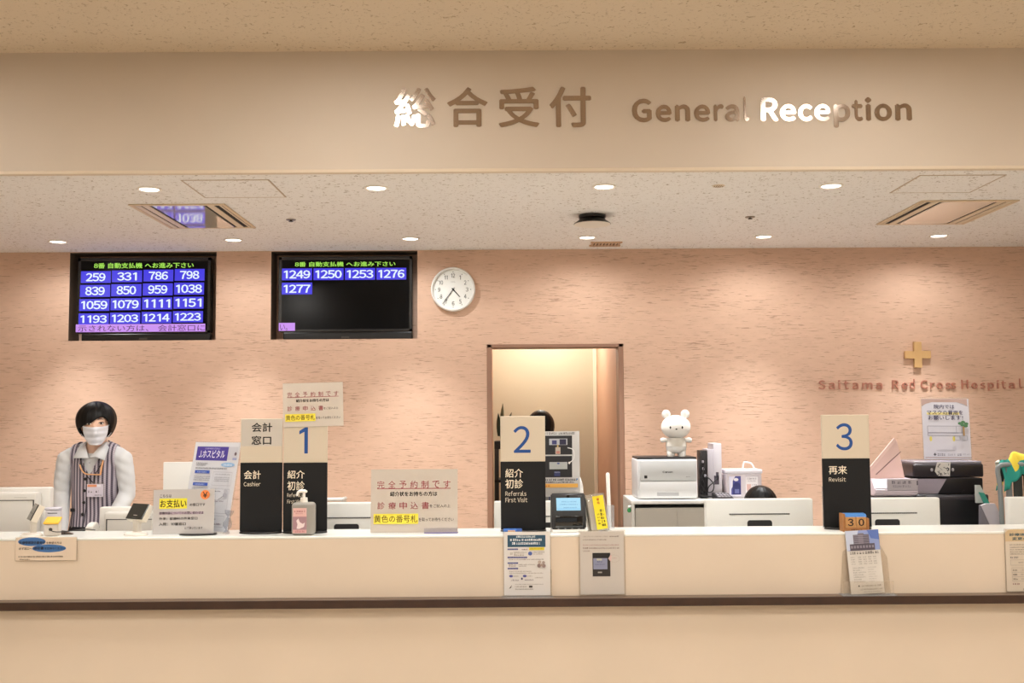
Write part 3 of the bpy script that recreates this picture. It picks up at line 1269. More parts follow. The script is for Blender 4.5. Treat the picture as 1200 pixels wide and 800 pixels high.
counter_sign('black and cream counter sign with blue number 3, wooden day blocks in front', 967.8, 1019.8, 485.6, 537.0, 614.6, .21, YS, up_3, lo_3)


# --- the two appointment notices
def notice_print(s, f, yellow):
    def tx(t, u0, v0, u1, v1, c, off=0.0):
        a, d = f(u0, v0), f(u1, v1)
        s.text(t, a[0], a[1], d[0], d[1], c, off)

    def sp(t, u0, v0, u1, v1, c, cw, off=0.0):
        a, d = f(u0, v0), f(u1, v1)
        s.spaced(t, a[0], a[1], d[0], d[1], c, cw, off)
    cw = f(80, 0)[0] - f(0, 0)[0]
    sp('完全予約制です', 113, 190, 918, 270, '#a8565c', cw, .004)
    a, d = f(113, 274), f(918, 274)
    s.line(a[0], a[1], d[0], d[1], .8, '#b0565e')
    tx('紹介状をお持ちの方は', 255, 306, 772, 358, INK, .022)
    sp('診療申込書', 118, 420, 682, 497, '#a8565c', cw, .004)
    tx('をご記入の上', 690, 446, 915, 482, INK)
    a, d = f(78, 546), f(565, 656)
    s.rect(a[0], a[1], d[0], d[1], '#f2e24a')
    tx('黄色の番号札', 86, 562, 556, 640, '#5a4a1a', .004)
    tx('を取ってお待ちください', 572, 590, 952, 630, INK)


S = 1250 / 4.74
zN = lambda u, v: (430 + u / 9.409, 540 + v / 9.409)
g = P(485.2, 619.5, 4.74)
t = thing('notice_stand', 'wide beige appointment notice in acrylic stand, right of the hand sanitizer', 'notice', (g.x, 4.74, Z_SHELF), (R(-4), 0, 0))
s = Sheet(434.8, 546.8, 535.7, 619.6, 101 / S, 72.8 / S, '#cbc1b5', .0015)
notice_print(s, zN, True)
s.done('notice_sheet', t, loc=(0, 0, .004))
b = NB()
box(b, -101 / S / 2, 101 / S / 2, .002, .0045, 0, 72.8 / S)
link('backing', b, M_ACRYL, t)
b = NB()
box(b, .045, 101 / S / 2 + .002, -.003, .0, 0.0, .022, 0, .001, 1)
link('pocket', b, clear_mat('lilac_acrylic', '#fafafd', .1, .03, '#cfd0ea'), t)
b = NB()
box(b, .045, 101 / S / 2 + .002, -.02, .06, 0.0, .004, 0, .001, 1)
link('foot', b, mat('#8c84b4', 0.2), t)

S2 = 1250 / 4.79
zM = lambda u, v: (330 + (u * .985 - 20 + 2) / 13.33, 440 + (v * 0.985 + 58 - 0) / 13.33)
g = P(366.8, 499.6, 4.785)
t = thing('clipped_notice', 'beige appointment notice fixed to the top of the sign numbered 1', 'notice', (g.x, 4.7955, g.z), (0, R(-1.3), 0))
s = Sheet(331.9, 448.6, 402.2, 499.6, 70.3 / S2, 51.0 / S2, '#d2c8bc', .0015)
# print boxes measured on this sheet
f = lambda u, v: (330 + u / 13.33, 440 + v / 13.33)


def nb(s):
    cw = 5.6
    s.spaced('完全予約制です', 337, 459, 397, 464.6, '#a8565c', cw, .004)
    s.line(337, 465, 397, 465, .55, '#b0565e')
    s.text('紹介状をお持ちの方は', 347.4, 467.2, 385.8, 471.0, INK, .022)
    s.spaced('診療申込書', 337, 475.4, 379, 481, '#a8565c', cw, .004)
    s.text('をご記入の上', 379.6, 477.2, 396.4, 480, INK)
    s.rect(334.6, 484.4, 369.8, 493.2, '#f2e24a')
    s.text('黄色の番号札', 335.3, 485.8, 369.2, 491.8, '#5a4a1a', .004)
    s.text('を取ってお待ちください', 370.5, 488, 398.8, 491, INK)


nb(s)
s.done('notice_sheet', t)
b = NB()
box(b, -.135, .135, .0016, .0030, -.002, 51 / S2 + .002)
link('clear_sleeve', b, M_ACRYL, t)

# --- payment notice
zP = lambda u, v: (170 + u / 12.31, 560 + v / 12.31)
YP = 4.73
S = 1250 / YP
g = P(214.4, 621.0, YP)
t = thing('payment_notice', 'grey payment notice with yellow highlight and orange coin mark on a black foot', 'notice', (g.x, YP, Z_SHELF), (R(-5), R(-.6), 0))
s = Sheet(178.8, 570.2, 249.6, 621.2, 70.8 / S, 51 / S, '#c3bfbd', .0015)


def tp(t_, u0, v0, u1, v1, c='#1c1815', off=0.014):
    a, d = zP(u0, v0), zP(u1, v1)
    s.text(t_, a[0], a[1], d[0], d[1], c, off)


tp('こちらは', 200, 192, 365, 236)
s.rect(*zP(195, 250), *zP(590, 396), '#efe43a')
tp('お支払い', 205, 268, 582, 380, '#2a1a10', .018)
tp('の窓口です', 628, 322, 852, 364)
s.rect(*zP(195, 440), *zP(830, 478), '#b9a6b4')
tp('診療内容についてのお問い合わせは', 200, 438, 830, 476)
tp('外来：診療科の外来窓口', 200, 516, 745, 556)
tp('入院：10番窓口', 200, 590, 582, 634)
tp('にて承っています', 570, 656, 822, 690)
c0 = zP(848, 205)
s.ell(c0[0], c0[1], 5.4, 5.4, '#f08a48')
tp('￥', 812, 165, 884, 248, '#3a2a20', .02)
s.done('notice_sheet', t, loc=(0, 0, .006))
b = NB()
box(b, -.138, .138, .0018, .0042, .004, 51 / S + .008)
link('clear_holder', b, M_ACRYL, t)
b = NB()
lathe(b, [(0, 0), (1, 0), (1, .005), (.96, .007), (0, .007)], 40, 0, (.062, .015, 0), .082, .045)
link('foot', b, mat('#1d1c1c', 0.35), t, 40, rot=(R(5), 0, 0))

# --- magazine poster leaning in a clear holder
YJ = 4.845
t = thing('magazine_poster', 'tall white and purple poster board leaning behind the grey payment notice', 'poster',
          (P(238.5, 620, YJ).x, YJ, Z_SHELF), (R(-11), 0, R(-33)))
zJ = lambda u, v: (205 + u / 6.957, 510 + v / 6.957)
W_, H_ = .297, .400
s = Sheet(0, 0, 100, 100, W_, H_, '#d3d4da', .002)
s.rect(6, 5, 76, 21, '#4a3c98')
s.fine(24, 6.4, 58, 8, '#b8b0e0')
s.text('J.ホスピタル', 12, 9, 70, 18, '#eeeaf8', .014)
s.rect(76.5, 5, 97, 20, '#c4c4cc')
s.ell(93, 13, 2.5, 2, '#6a5a60')
s.rect(88, 17.5, 97, 20, '#9aa0c4')
s.ell(80, 25.5, 15, 2.6, '#8fb6dc')
s.fine(71, 24.6, 89, 26.4, '#e8f0f8')
for k, (x0, x1, y) in enumerate(((10, 36, 23.6), (10, 32, 25.6), (10, 80, 29.2))):
    s.fine(x0, y, x1, y + 1.5, '#5a5a64')
s.rect(10, 32.5, 43, 36, '#3a58b4')
s.rect(10, 46.5, 43, 50, '#3a58b4')
s.fine(15, 33.6, 36, 35, '#c8d4f0')
s.fine(15, 47.6, 36, 49, '#c8d4f0')
for y in (39, 41, 43, 52, 54):
    s.fine(10, y, 46, y + 1.1, '#7a7a84')
s.frame(53, 34, 94, 49, .35, '#a8a8b0')
for y in (36, 39.5, 41.5, 43.5):
    s.fine(57, y, 90, y + 1.1, '#8a8a94')
s.frame(53, 53, 94, 80, .35, '#a0a0a8')
s.fine(57, 55, 76, 56.3, '#5a5a64')
s.ell(86, 55, 3.2, 2.6, '#b8b8c0')
s.ell(86, 59.5, 4, 2.6, '#a8a8b4')
s.line(74, 65, 84, 60.5, .5, '#5a5a64')
s.fine(60, 65, 74, 67.4, '#7a6a78')
s.fine(76, 66, 86, 67.2, '#7a6a78')
s.rect(6, 59, 46, 92, '#c6c8d0')
for y in range(62, 92, 4):
    s.fine(9, y, 42, y + 1.2, '#84848e')
s.frame(53, 83, 94, 95, .35, '#a0a0a8')
s.fine(56, 86, 76, 87.4, '#8a7a88')
s.fine(56, 91, 90, 93, '#6a5a68')
s.done('poster_sheet', t, loc=(0, 0, .008))
b = NB()
box(b, -W_ / 2 - .006, W_ / 2 + .006, .0025, .005, 0, H_ + .012)
box(b, -W_ / 2 - .006, W_ / 2 + .006, -.03, .005, 0, .004)
link('clear_holder', b, M_ACRYL, t)
b = NB()
rnd = random.Random(3)
pts = [[(.150 + .012 * math.sin(j * 1.7 + i) + .004 * rnd.random(), -.03 + .012 * i + .01 * rnd.random(), .004 + .10 * j / 7) for j in range(8)] for i in range(4)]
grid(b, lambda u, v: pts[round(u * 3)][round(v * 7)], 3, 7)
link('clear_pocket', b, clear_mat('crumpled_film', '#d4d6dc', .25, .2, '#b8bac2'), t)

# --- hand sanitizer
YB = 4.71
S = 1250 / YB
g = P(356, 622, YB)
t = thing('hand_sanitizer', 'clear pump bottle of hand sanitizer with pink label, before the sign numbered 1', 'bottle', (g.x, YB, Z_SHELF))
b = NB()
bw, bd, bh = 26.6 / S, .062, .142
box(b, -bw / 2, bw / 2, -bd / 2, bd / 2, 0, bh, 0, .016, 4)
link('bottle', b, clear_mat('frosted_bottle', '#e6e4e0', .25, .45, '#d6d2ca'), t, 40)
b = NB()
box(b, -bw / 2 + .003, bw / 2 - .003, -bd / 2 + .003, bd / 2 - .003, .003, .075, 0, .014, 3)
link('gel', b, clear_mat('sanitizer_gel', '#dcdad6', .1, .3, '#cfcac2'), t, 40)
s = Sheet(344.6, 590.6, 360.4, 619.2, 15.8 / S, 28.6 / S, '#d9a9a6', .0006)
s.rect(344.6, 590.6, 360.4, 599.8, '#e2b9b4')
s.fine(346, 593, 358.6, 595.2, '#a85a60')
s.fine(348, 596, 356, 597.4, '#b86a70')
s.rect(344.6, 600.5, 360.4, 615.2, '#a8848c')
s.poly([(349, 614), (350, 609), (348.6, 605), (351, 602.4), (352.6, 606.6), (356, 608.6), (358.6, 607), (357.4, 612), (352, 614.4)], '#ecdcdc')
s.fine(347, 616, 358.6, 618, '#b07078')
s.done('label', t, loc=(-.012, -bd / 2 - .0004, .011))
b = NB()
cyl(b, (0, 0, bh - .002), (0, 0, bh + .020), .017, .015, 24)
link('collar', b, mat('#ece8e0', 0.35), t, 40)
b = NB()
cyl(b, (0, 0, bh + .020), (0, 0, bh + .042), .006, .006, 14)
tube(b, spline([(.006, 0, bh + .046), (-.012, -.004, bh + .048), (-.024, -.008, bh + .044), (-.029, -.01, bh + .028)], 5), [.009, .0088, .0085, .0082, .008, .0078, .0075, .007, .0065, .006, .0058, .0056, .0054, .0052, .005, .0048], 12)
lathe(b, [(0, .052), (.010, .051), (.012, .046), (.010, .041), (0, .040)], 18, 0, (.003, 0, bh))
link('pump_head', b, mat('#efece6', 0.35), t, 40)


# --- customer displays
def display(label, px, py_base, Y, yaw, tilt, w, h, group):
    g = P(px, py_base, Y)
    t = thing('customer_display', label, 'display', (g.x, Y, Z_SHELF), (0, 0, yaw), group)
    b = NB()
    lathe(b, [(0, 0), (1, 0), (1, .006), (.85, .012), (.3, .016), (0, .016)], 36, 0, (0, .01, 0), .058, .045)
    link('base', b, mat('#e6e0d6', 0.4), t, 40)
    b = NB()
    box(b, -.017, .017, .004, .03, .012, .090, 0, .005, 2)
    link('neck', b, mat('#d8d0c4', 0.4), t, 40)
    hd = link('head', NB(), mat('#e4dccc', 0.4), t)
    bm = NB()
    box(bm, -w / 2, w / 2, -.002, .026, 0, h, 0, .004, 2)
    bm.to_mesh(hd.data)
    bm.free()
    hd.location = (0, 0, .068)
    hd.rotation_euler = (-tilt, 0, 0)
    b = NB()
    box(b, -w / 2 + .001, w / 2 - .001, -.006, -.0015, .001, h - .001, 0, .002, 2)
    box(b, -.012, .012, -.0066, -.006, .006, .009, 1)
    link('screen', b, [mat('#2c2e2c', 0.22, coat=.4), mat('#4c4e4a', .4)], hd)
    return t


display('small customer display at far left, its dark screen turned sharply left', 34, 623, 4.74, R(-58), R(26), .098, .078, 'customer displays')
display('small customer display just left of the grey payment notice', 157, 621.2, 4.74, R(-32), R(32), .110, .078, 'customer displays')

# --- yellow topped terminal with its cable
g = P(63, 622, 4.76)
t = thing('card_terminal', 'small white desktop terminal with sloping yellow top beside the left display', 'terminal', (g.x, 4.76, Z_SHELF))
b = NB()
xprism(b, [(-.03, 0), (.006, 0), (.006, .074), (-.03, .054)], -.032, .032)
fixn(b)
bmesh.ops.bevel(b, geom=list(b.edges), offset=.004, segments=2, affect='EDGES')
link('body', b, mat('#d6cdc2', 0.45), t, 40)
b = NB()
xprism(b, [(-.036, .052), (.008, .076), (.008, .082), (-.036, .058)], -.034, .034)
fixn(b)
bmesh.ops.bevel(b, geom=list(b.edges), offset=.002, segments=2, affect='EDGES')
link('yellow_top', b, mat('#f0c34a', 0.35), t, 40)
b = NB()
ell(b, (0, -.034, .030), (.008, .006, .007), 14)
tube(b, spline([(0, -.04, .030), (.018, -.046, .022), (.05, -.04, .020), (.115, -.02, .025), (.13, .03, .024), (.12, .16, .006)], 8), .0022, 8)
link('cable', b, mat('#2b2622', 0.5), t, 50)
g = P(77, 620, 4.79)
t = thing('cable_clip', 'small dark wedge shaped clip beside the yellow topped terminal', 'clip', (g.x, 4.80, Z_SHELF), (0, 0, R(12)))
b = NB()
prism(b, [(-.022, 0), (.03, 0), (.026, .004), (-.008, .016), (-.022, .018)], -.014, .014)
fixn(b)
bmesh.ops.bevel(b, geom=list(b.edges), offset=.0015, segments=2, affect='EDGES')
link('clip_body', b, mat('#55483f', 0.5), t, 40)
b = NB()
cyl(b, (-.006, -.016, .008), (-.006, .016, .008), .004, .004, 12)
link('hinge_pin', b, mat('#2a2420', 0.4), t, 40)

# --- blue marker at the foot of sign 2, day blocks at the foot of sign 3
g = P(600.5, 617, 4.715)
t = thing('marker_pen', 'short blue marker pen lying at the foot of the sign numbered 2', 'pen', (g.x, 4.715, Z_SHELF + .0105))
b = NB()
tube(b, [(-.040, 0, 0), (-.038, 0, 0), (.018, 0, 0)], [.008, .0102, .0102], 18)
link('barrel', b, mat('#2f66b4', 0.35), t, 40)
b = NB()
tube(b, [(.018, 0, 0), (.040, 0, 0), (.042, 0, 0)], [.0104, .0104, .008], 18)
link('cap', b, mat('#274f96', 0.35), t, 40)
b = NB()
box(b, -.02, .012, -.0108, -.0098, -.004, .004)
link('label', b, mat('#c09a7c', 0.5), t)

g = P(1001.5, 614.6, 4.70)
M_PINE = satin('pine_wood', '#c8955c', 0.2, 40.0, 0.5)
t = thing('day_calendar', 'wooden block calendar with blue top showing the day 30', 'calendar', (g.x, 4.70, Z_SHELF))
b = NB()
box(b, -.058, -.048, -.026, .03, 0, .078, 0, .002, 2)
box(b, .046, .056, -.026, .03, 0, .058, 0, .002, 2)
box(b, -.048, .046, -.026, .03, 0, .018, 0, .002, 2)
box(b, -.048, .046, .022, .03, .018, .07, 0, .002, 2)
link('tray', b, satin('walnut_tray', '#a8703c', 0.2, 40.0, 0.5), t, 40)
for k, n in enumerate('30'):
    s = Sheet(0, 0, 10, 10, .0455, .045, skip_base=True)
    box(s.b, -.0225, .0225, 0, .042, 0, .045, s.mi(M_PINE), .002, 2)
    s.text(n, 2.2, 1.4, 7.8, 8.6, '#1c1410', .03)
    s.done('day_block', t, loc=(-.0245 + .0465 * k, -.024, .018))
b = NB()
xprism(b, [(-.022, .0635), (.02, .0635), (.022, .078), (-.012, .075)], -.046, .046)
fixn(b)
link('blue_month_bar', b, mat('#3f78b8', 0.5), t)
s = Sheet(0, 0, 20, 5, .06, .01, skip_base=True)
s.fine(2, 1, 18, 4, '#5a3a1a')
s.done('caption', t, loc=(0, -.0265, .004))

# --- acrylic leaflet holder standing left of sign 3
g = P(966, 615, 4.898)
t = thing('leaflet_holder', 'empty clear acrylic leaflet holder standing behind the left edge of sign 3', 'holder', (g.x, 4.83, Z_SHELF))
b = NB()
box(b, -.018, .03, .03, .033, 0, .185)
link('back_plate', b, M_ACRYL_EDGE, t)
b = NB()
box(b, -.018, .03, -.02, -.017, 0, .15)
link('front_plate', b, M_ACRYL_EDGE, t)
b = NB()
box(b, -.018, .03, -.017, .03, 0, .004)
link('floor_plate', b, M_ACRYL_EDGE, t)

# --- face-card reader
YR = 4.76
S = 1250 / YR
zR = lambda u, v: (630 + u / 6.15, 490 + v / 6.154)
g = P(666, 615.6, YR)
t = thing('card_reader', 'black face recognition card reader with pale blue screen and white base', 'card reader', (g.x, YR, Z_SHELF), (0, 0, R(2)))
b = NB()
box(b, -.076, .077, -.04, .06, 0, .014, 0, .004, 2)
link('base', b, mat('#ece9e4', 0.35), t, 40)
b = NB()
hw, hh = 40 / S / 2, 44 / S
xprism(b, [(-.034, .014), (.05, .014), (.035, hh), (.0, hh), (-.034, .07)], -hw, hw)
fixn(b)
bmesh.ops.bevel(b, geom=list(b.edges), offset=.006, segments=3, affect='EDGES')
hs = link('housing', b, mat('#232324', 0.4), t, 40)
th = math.atan2(.034, hh - .07)
s = Sheet(0, 0, 100, 60, 28.0 / S, 14.8 / S, skip_base=True, emit=1.0)
box(s.b, -s.w / 2, s.w / 2, 0, .002, 0, s.h, s.mi('#a8dcf4'))
s.fine(22, 16, 84, 21, '#6aa0c8')
s.fine(14, 28, 92, 34, '#7ab0d4')
s.fine(28, 44, 84, 49, '#6aa0c8')
s.rect(2, 50, 98, 58, '#98d2f0')
s.done('screen', t, loc=(.0, -.0272, .096), rot=(-th, 0, 0))
b = NB()
lathe(b, [(0, 0), (.006, 0), (.006, .003), (0, .003)], 16)
link('camera_eye', b, mat('#0b0b0c', 0.1), t, 40, loc=(.0, -.0058, .155), rot=(R(90) - th, 0, 0))
s = Sheet(0, 0, 20, 5, .022, .005, skip_base=True)
s.fine(1, 1, 19, 4, '#8a8a8c')
s.done('badge', t, loc=(.052, -.0055, .155), rot=(-th, 0, 0))
b = NB()
box(b, -hw + .016, hw - .016, -.0365, -.03, .022, .072, 0, .002, 2)
for k in range(4):
    box(b, -.05 + .03 * k, -.043 + .03 * k, -.0372, -.0355, .016, .019, 1)
link('card_bay', b, [mat('#08080a', 0.12, coat=.8), mat('#b8b8ba', 0.4)], t, 40)

# --- yellow number-ticket holder and white stick behind it
g = P(704, 616, 4.74)
t = thing('ticket_holder', 'clear acrylic block of tickets with a yellow upright label beside the card reader', 'ticket holder', (g.x, 4.74, Z_SHELF), (R(-5), R(-7), R(14)))
b = NB()
box(b, -.042, .042, 0, .055, .002, .166, 0, .003, 2)
link('acrylic_block', b, clear_mat('ticket_acrylic', '#f6f4f0', .3, .3, '#cfc8bc'), t, 40)
b = NB()
box(b, -.036, .036, .008, .048, .006, .150)
link('ticket_stack', b, mat('#d8d0c2', 0.7), t)
s = Sheet(0, 0, 44, 150, .050, .146, '#f2de2c', .0008)
s.spaced('番', 15, 10, 27, 21, '#d0582c', 12, .02)
s.spaced('号', 15, 27, 27, 38, '#d0582c', 12, .02)
for k, y in enumerate((62, 78, 94, 110, 126)):
    s.fine(22, y, 37, y + 11, '#4a3a10', .2, k)
for k, y in enumerate((78, 92, 106, 120)):
    s.fine(8, y, 17, y + 7, '#6a5a20', .2, k + 9)
s.done('yellow_label', t, loc=(.010, -.0012, .012))
b = NB()
box(b, -.046, .046, -.012, .06, 0, .003)
link('foot', b, M_ACRYL_EDGE, t)
g = P(714, 612, 4.88)
t = thing('rod_holder', 'slim white upright rod in a clear cup behind the yellow ticket holder', 'rod', (g.x, 4.88, Z_SHELF))
b = NB()
box(b, -.012, .022, -.014, .014, 0, .105, 0, .002, 1)
link('cup', b, M_ACRYL_EDGE, t)
b = NB()
tube(b, [(.001, 0, .004), (-.004, 0, .245), (-.0042, 0, .252)], [.0085, .0088, .006], 18)
link('rod', b, mat('#f4f1ec', 0.35), t, 40)

# ================================================================== notices on the counter front
YF = Y_CTR - .008
S = 1250 / 4.66


def front_sheet(name, label, cat, box_px, base, draw, sleeve, lean=0.0, extra=None):
    x0, y0, x1, y1 = box_px
    g = P((x0 + x1) / 2, y1, YF)
    t = thing(name, label, cat, (g.x, YF, g.z), (lean, 0, 0))
    s = Sheet(x0, y0, x1, y1, (x1 - x0) / S, (y1 - y0) / S, base, .0012)
    draw(s)
    s.done('sheet', t, loc=(0, 0, 0))
    if sleeve:
        e = sleeve
        b = NB()
        w, h = (x1 - x0) / S, (y1 - y0) / S
        box(b, -w / 2 - e, w / 2 + e, .0014, .0030, -e, h + e)
        link('clear_sleeve', b, M_FILM, t)
    return t, s


def dA(s):
    f = lambda u, v: (580 + u / 8.8875, 615 + v / 8.889)
    F = lambda u0, v0, u1, v1, c: s.fine(*f(u0, v0), *f(u1, v1), c)
    Q = lambda u0, v0, u1, v1, c: s.rect(*f(u0, v0), *f(u1, v1), c)
    Q(138, 122, 528, 243, '#2a5068')
    F(228, 127, 430, 146, '#e4ecf0')
    F(165, 158, 495, 180, '#f2f6f8')
    F(185, 194, 470, 216, '#f2f6f8')
    for u0, v0, u1 in ((138, 257, 245), (138, 340, 338), (138, 397, 245), (138, 452, 245)):
        Q(u0, v0, u1, v0 + 15, '#3c3f80')
        F(u0 + 8, v0 + 4, u1 - 8, v0 + 11, '#a8aad0')
    Q(358, 246, 515, 274, '#e6d438')
    F(368, 254, 500, 264, '#a8963a')
    F(285, 260, 345, 272, '#6a4a4a')
    F(200, 290, 330, 300, '#7a7066')
    F(205, 306, 318, 330, '#a8a094')
    F(165, 296, 190, 316, '#988e80')
    c = f(370, 308)
    s.ell(c[0], c[1], 2.4, 2.2, '#5468a8')
    F(400, 290, 520, 300, '#8a8278')
    F(400, 306, 500, 318, '#a89f94')
    F(150, 362, 508, 372, '#7a7066')
    F(250, 414, 420, 424, '#857b70')
    F(150, 416, 220, 438, '#a59b8e')
    F(250, 430, 330, 438, '#857b70')
    for (u, v, r, k) in ((465, 395, 2.0, '#b8a89c'), (505, 400, 1.8, '#a89890'), (460, 430, 2.2, '#8a7470'), (508, 432, 2.2, '#94807c'), (486, 424, 1.6, '#a89488')):
        c = f(u, v)
        s.ell(c[0], c[1], r, r, k)
    F(155, 482, 380, 492, '#a0968a')
    F(155, 500, 500, 510, '#a0968a')
    for u in (172, 312):
        c = f(u, 534)
        s.ell(c[0], c[1], 2.2, 1.4, '#5a5aa0')
    F(195, 528, 250, 540, '#b0a89c')
    F(335, 528, 390, 540, '#b0a89c')
    F(415, 545, 500, 556, '#a0968a')
    F(172, 567, 248, 581, '#5a4a5a')
    F(312, 566, 400, 579, '#5a4a5a')
    c = f(283, 560)
    s.ell(c[0], c[1], 1.0, 1.3, '#33325a')
    c = f(162, 640)
    s.poly([(c[0] - 1.4, c[1] + 2.4), (c[0] + 2, c[1] - 2), (c[0] + 1, c[1] + 1.4)], '#4a4038')
    F(212, 612, 500, 620, '#8a8074')
    F(212, 632, 330, 646, '#a0968a')
    Q(355, 630, 390, 650, '#3a342e')
    F(215, 660, 400, 670, '#7a7064')


tA, sA = front_sheet('leaflet_stand', 'printed notice with teal heading in an acrylic stand below the sign numbered 2', 'notice', (591.3, 625.0, 644.7, 697.4), '#dedad6', dA, .003)
b = NB()
w = 53.4 / S
box(b, -w / 2 - .012, w / 2 + .010, -.045, .0, -.0055, -.0020, 0, .001, 1)
link('foot', b, M_ACRYL_EDGE, tA)
b = NB()
box(b, w / 2 + .002, w / 2 + .005, -.03, .002, -.002, .11, 0, .001, 1)
link('side_wing', b, M_FILM, tA)


def dB(s):
    f = lambda u, v: (670 + u / 8.886, 612 + v / 8.889)
    F = lambda u0, v0, u1, v1, c: s.fine(*f(u0, v0), *f(u1, v1), c)
    F(125, 155, 385, 168, '#a2978a')
    F(398, 155, 498, 168, '#6a6058')
    F(125, 186, 370, 200, '#85796c')
    F(125, 242, 500, 254, '#a8807a')
    F(125, 271, 500, 286, '#7d6a60')
    F(125, 302, 195, 314, '#8a7a70')
    s.rect(*f(222, 328), *f(404, 566), '#2e2824')
    s.rect(*f(222, 328), *f(404, 380), '#1e1a18')
    s.rect(*f(230, 382), *f(374, 494), '#8a8ea8')
    s.rect(*f(265, 385), *f(318, 405), '#b8b8a8')
    F(270, 410, 322, 424, '#5a5e78')
    F(248, 438, 352, 450, '#6a6e88')
    s.rect(*f(275, 518), *f(318, 532), '#9a948c')
    s.poly([f(u, v) for u, v in ((382, 386), (404, 352), (420, 350), (412, 420), (404, 412))], '#d8b8b4')
    c = f(445, 385)
    for k in range(14):
        a0, a1 = 2 * math.pi * k / 14, 2 * math.pi * (k + .75) / 14
        s.line(c[0] + 6.2 * math.cos(a0), c[1] + 4.2 * math.sin(a0), c[0] + 6.2 * math.cos(a1), c[1] + 4.2 * math.sin(a1), .3, '#b0a296')
    F(425, 374, 470, 384, '#bc9a92')


tB, sB = front_sheet('clear_folder', 'grey notice in a clear folder taped to the counter, picturing the black card reader', 'notice', (680.8, 624.4, 731.4, 696.2), '#c8c0b7', dB, .006)


def dC(s):
    f = lambda u, v: (960 + u / 6.67, 590 + v / 6.667)
    x0, y0, x1, y1 = s.x0, s.y0, s.x1, s.y1
    s.rect(x0, y0, x1, y0 + 24, '#8c9ccc')
    s.poly([(x0, y0), (x0 + 16, y0), (x0 + 8, y0 + 22), (x0, y0 + 24)], '#c4cce0')
    s.poly([(x1 - 14, y0), (x1, y0), (x1, y0 + 12), (x1 - 10, y0 + 10)], '#5c76bc')
    s.rect(x0 + 9, y0 + 5, x0 + 16, y0 + 22, '#6a6470')
    s.rect(x0 + 15, y0 + 3.4, x0 + 22, y0 + 22, '#7d7682')
    s.rect(x0 + 21, y0 + 5, x0 + 28, y0 + 22, '#5d5764')
    s.rect(x0 + 4, y0 + 16, x0 + 34, y0 + 24, '#57505c')
    for k in range(5):
        s.rect(x0 + 9.5, y0 + 6 + 2.2 * k, x0 + 27.5, y0 + 6.7 + 2.2 * k, '#9a93a0')
    for k in range(8):
        s.rect(x0 + 5 + 3.6 * k, y0 + 18, x0 + 7.4 + 3.6 * k, y0 + 21, '#8f8794')
    s.fine(x0 + 3, y0 + 25, x1 - 3, y0 + 28, '#4a443e')
    for k in range(4):
        s.fine(x0 + 3, y0 + 31 + 2.6 * k, x0 + 8, y0 + 32.2 + 2.6 * k, '#a09a92')
        for j in range(4):
            s.fine(x0 + 12 + 6 * j, y0 + 31 + 2.6 * k, x0 + 16 + 6 * j, y0 + 32.4 + 2.6 * k, '#9a948c')
    for k in range(7):
        s.fine(x0 + 4, y0 + 43.4 + 2.7 * k, x0 + 4 + (14, 10, 15, 12, 14, 9, 13)[k], y0 + 44.8 + 2.7 * k, '#a29c94')
        s.fine(x0 + 22, y0 + 43.4 + 2.7 * k, x0 + 22 + (10, 7, 9, 8, 10, 9, 6)[k], y0 + 44.6 + 2.7 * k, '#b4aea6')
    s.ell(x0 + 9, y0 + 65.4, 1.0, 1.0, '#4a443e')
    s.fine(x0 + 12, y0 + 64.6, x1 - 4, y0 + 66.4, '#8a847c')
    s.fine(x0 + 10, y0 + 68.6, x1 - 3, y0 + 70.4, '#9a948c')
    s.fine(x0 + 14, y0 + 71.8, x1 - 5, y0 + 73.2, '#a8a29a')


g = P(1014, 697.0, YF)
t = thing('brochure_holder', 'clear acrylic brochure holder on the counter ledge below the sign numbered 3', 'holder', (g.x, YF, Z_LEDGE))
b = NB()
box(b, -.115, .118, -.060, .0, 0.0002, .0035, 0, .001, 1)
link('foot', b, M_ACRYL_EDGE, t)
b = NB()
prism(b, [(-.108, .0035), (.11, .0035), (.098, .155), (.07, .205), (-.06, .205), (-.092, .18)], -.003, -.001)
fixn(b)
link('back_plate', b, M_FILM, t)
b = NB()
box(b, -.108, .108, -.046, -.044, .0035, .06)
link('front_lip', b, M_FILM, t)
g2 = P(1013.6, 696.4, YF)
t = thing('brochure', 'hospital brochure with building photograph leaning in the clear holder below sign 3', 'brochure', (g2.x + .004, YF - .030, Z_LEDGE + .006), (R(-5), R(-2.8), R(0)))
s = Sheet(991.8, 621.4, 1032.0, 696.5, 38.5 / S, 71.5 / S, '#d8d2ca', .004)
dC(s)
s.done('cover', t)
b = NB()
box(b, -38.5 / S / 2 + .001, 38.5 / S / 2 - .001, .004, .007, .001, 71.5 / S - .001)
link('inner_pages', b, mat('#cfc8be', 0.7), t)


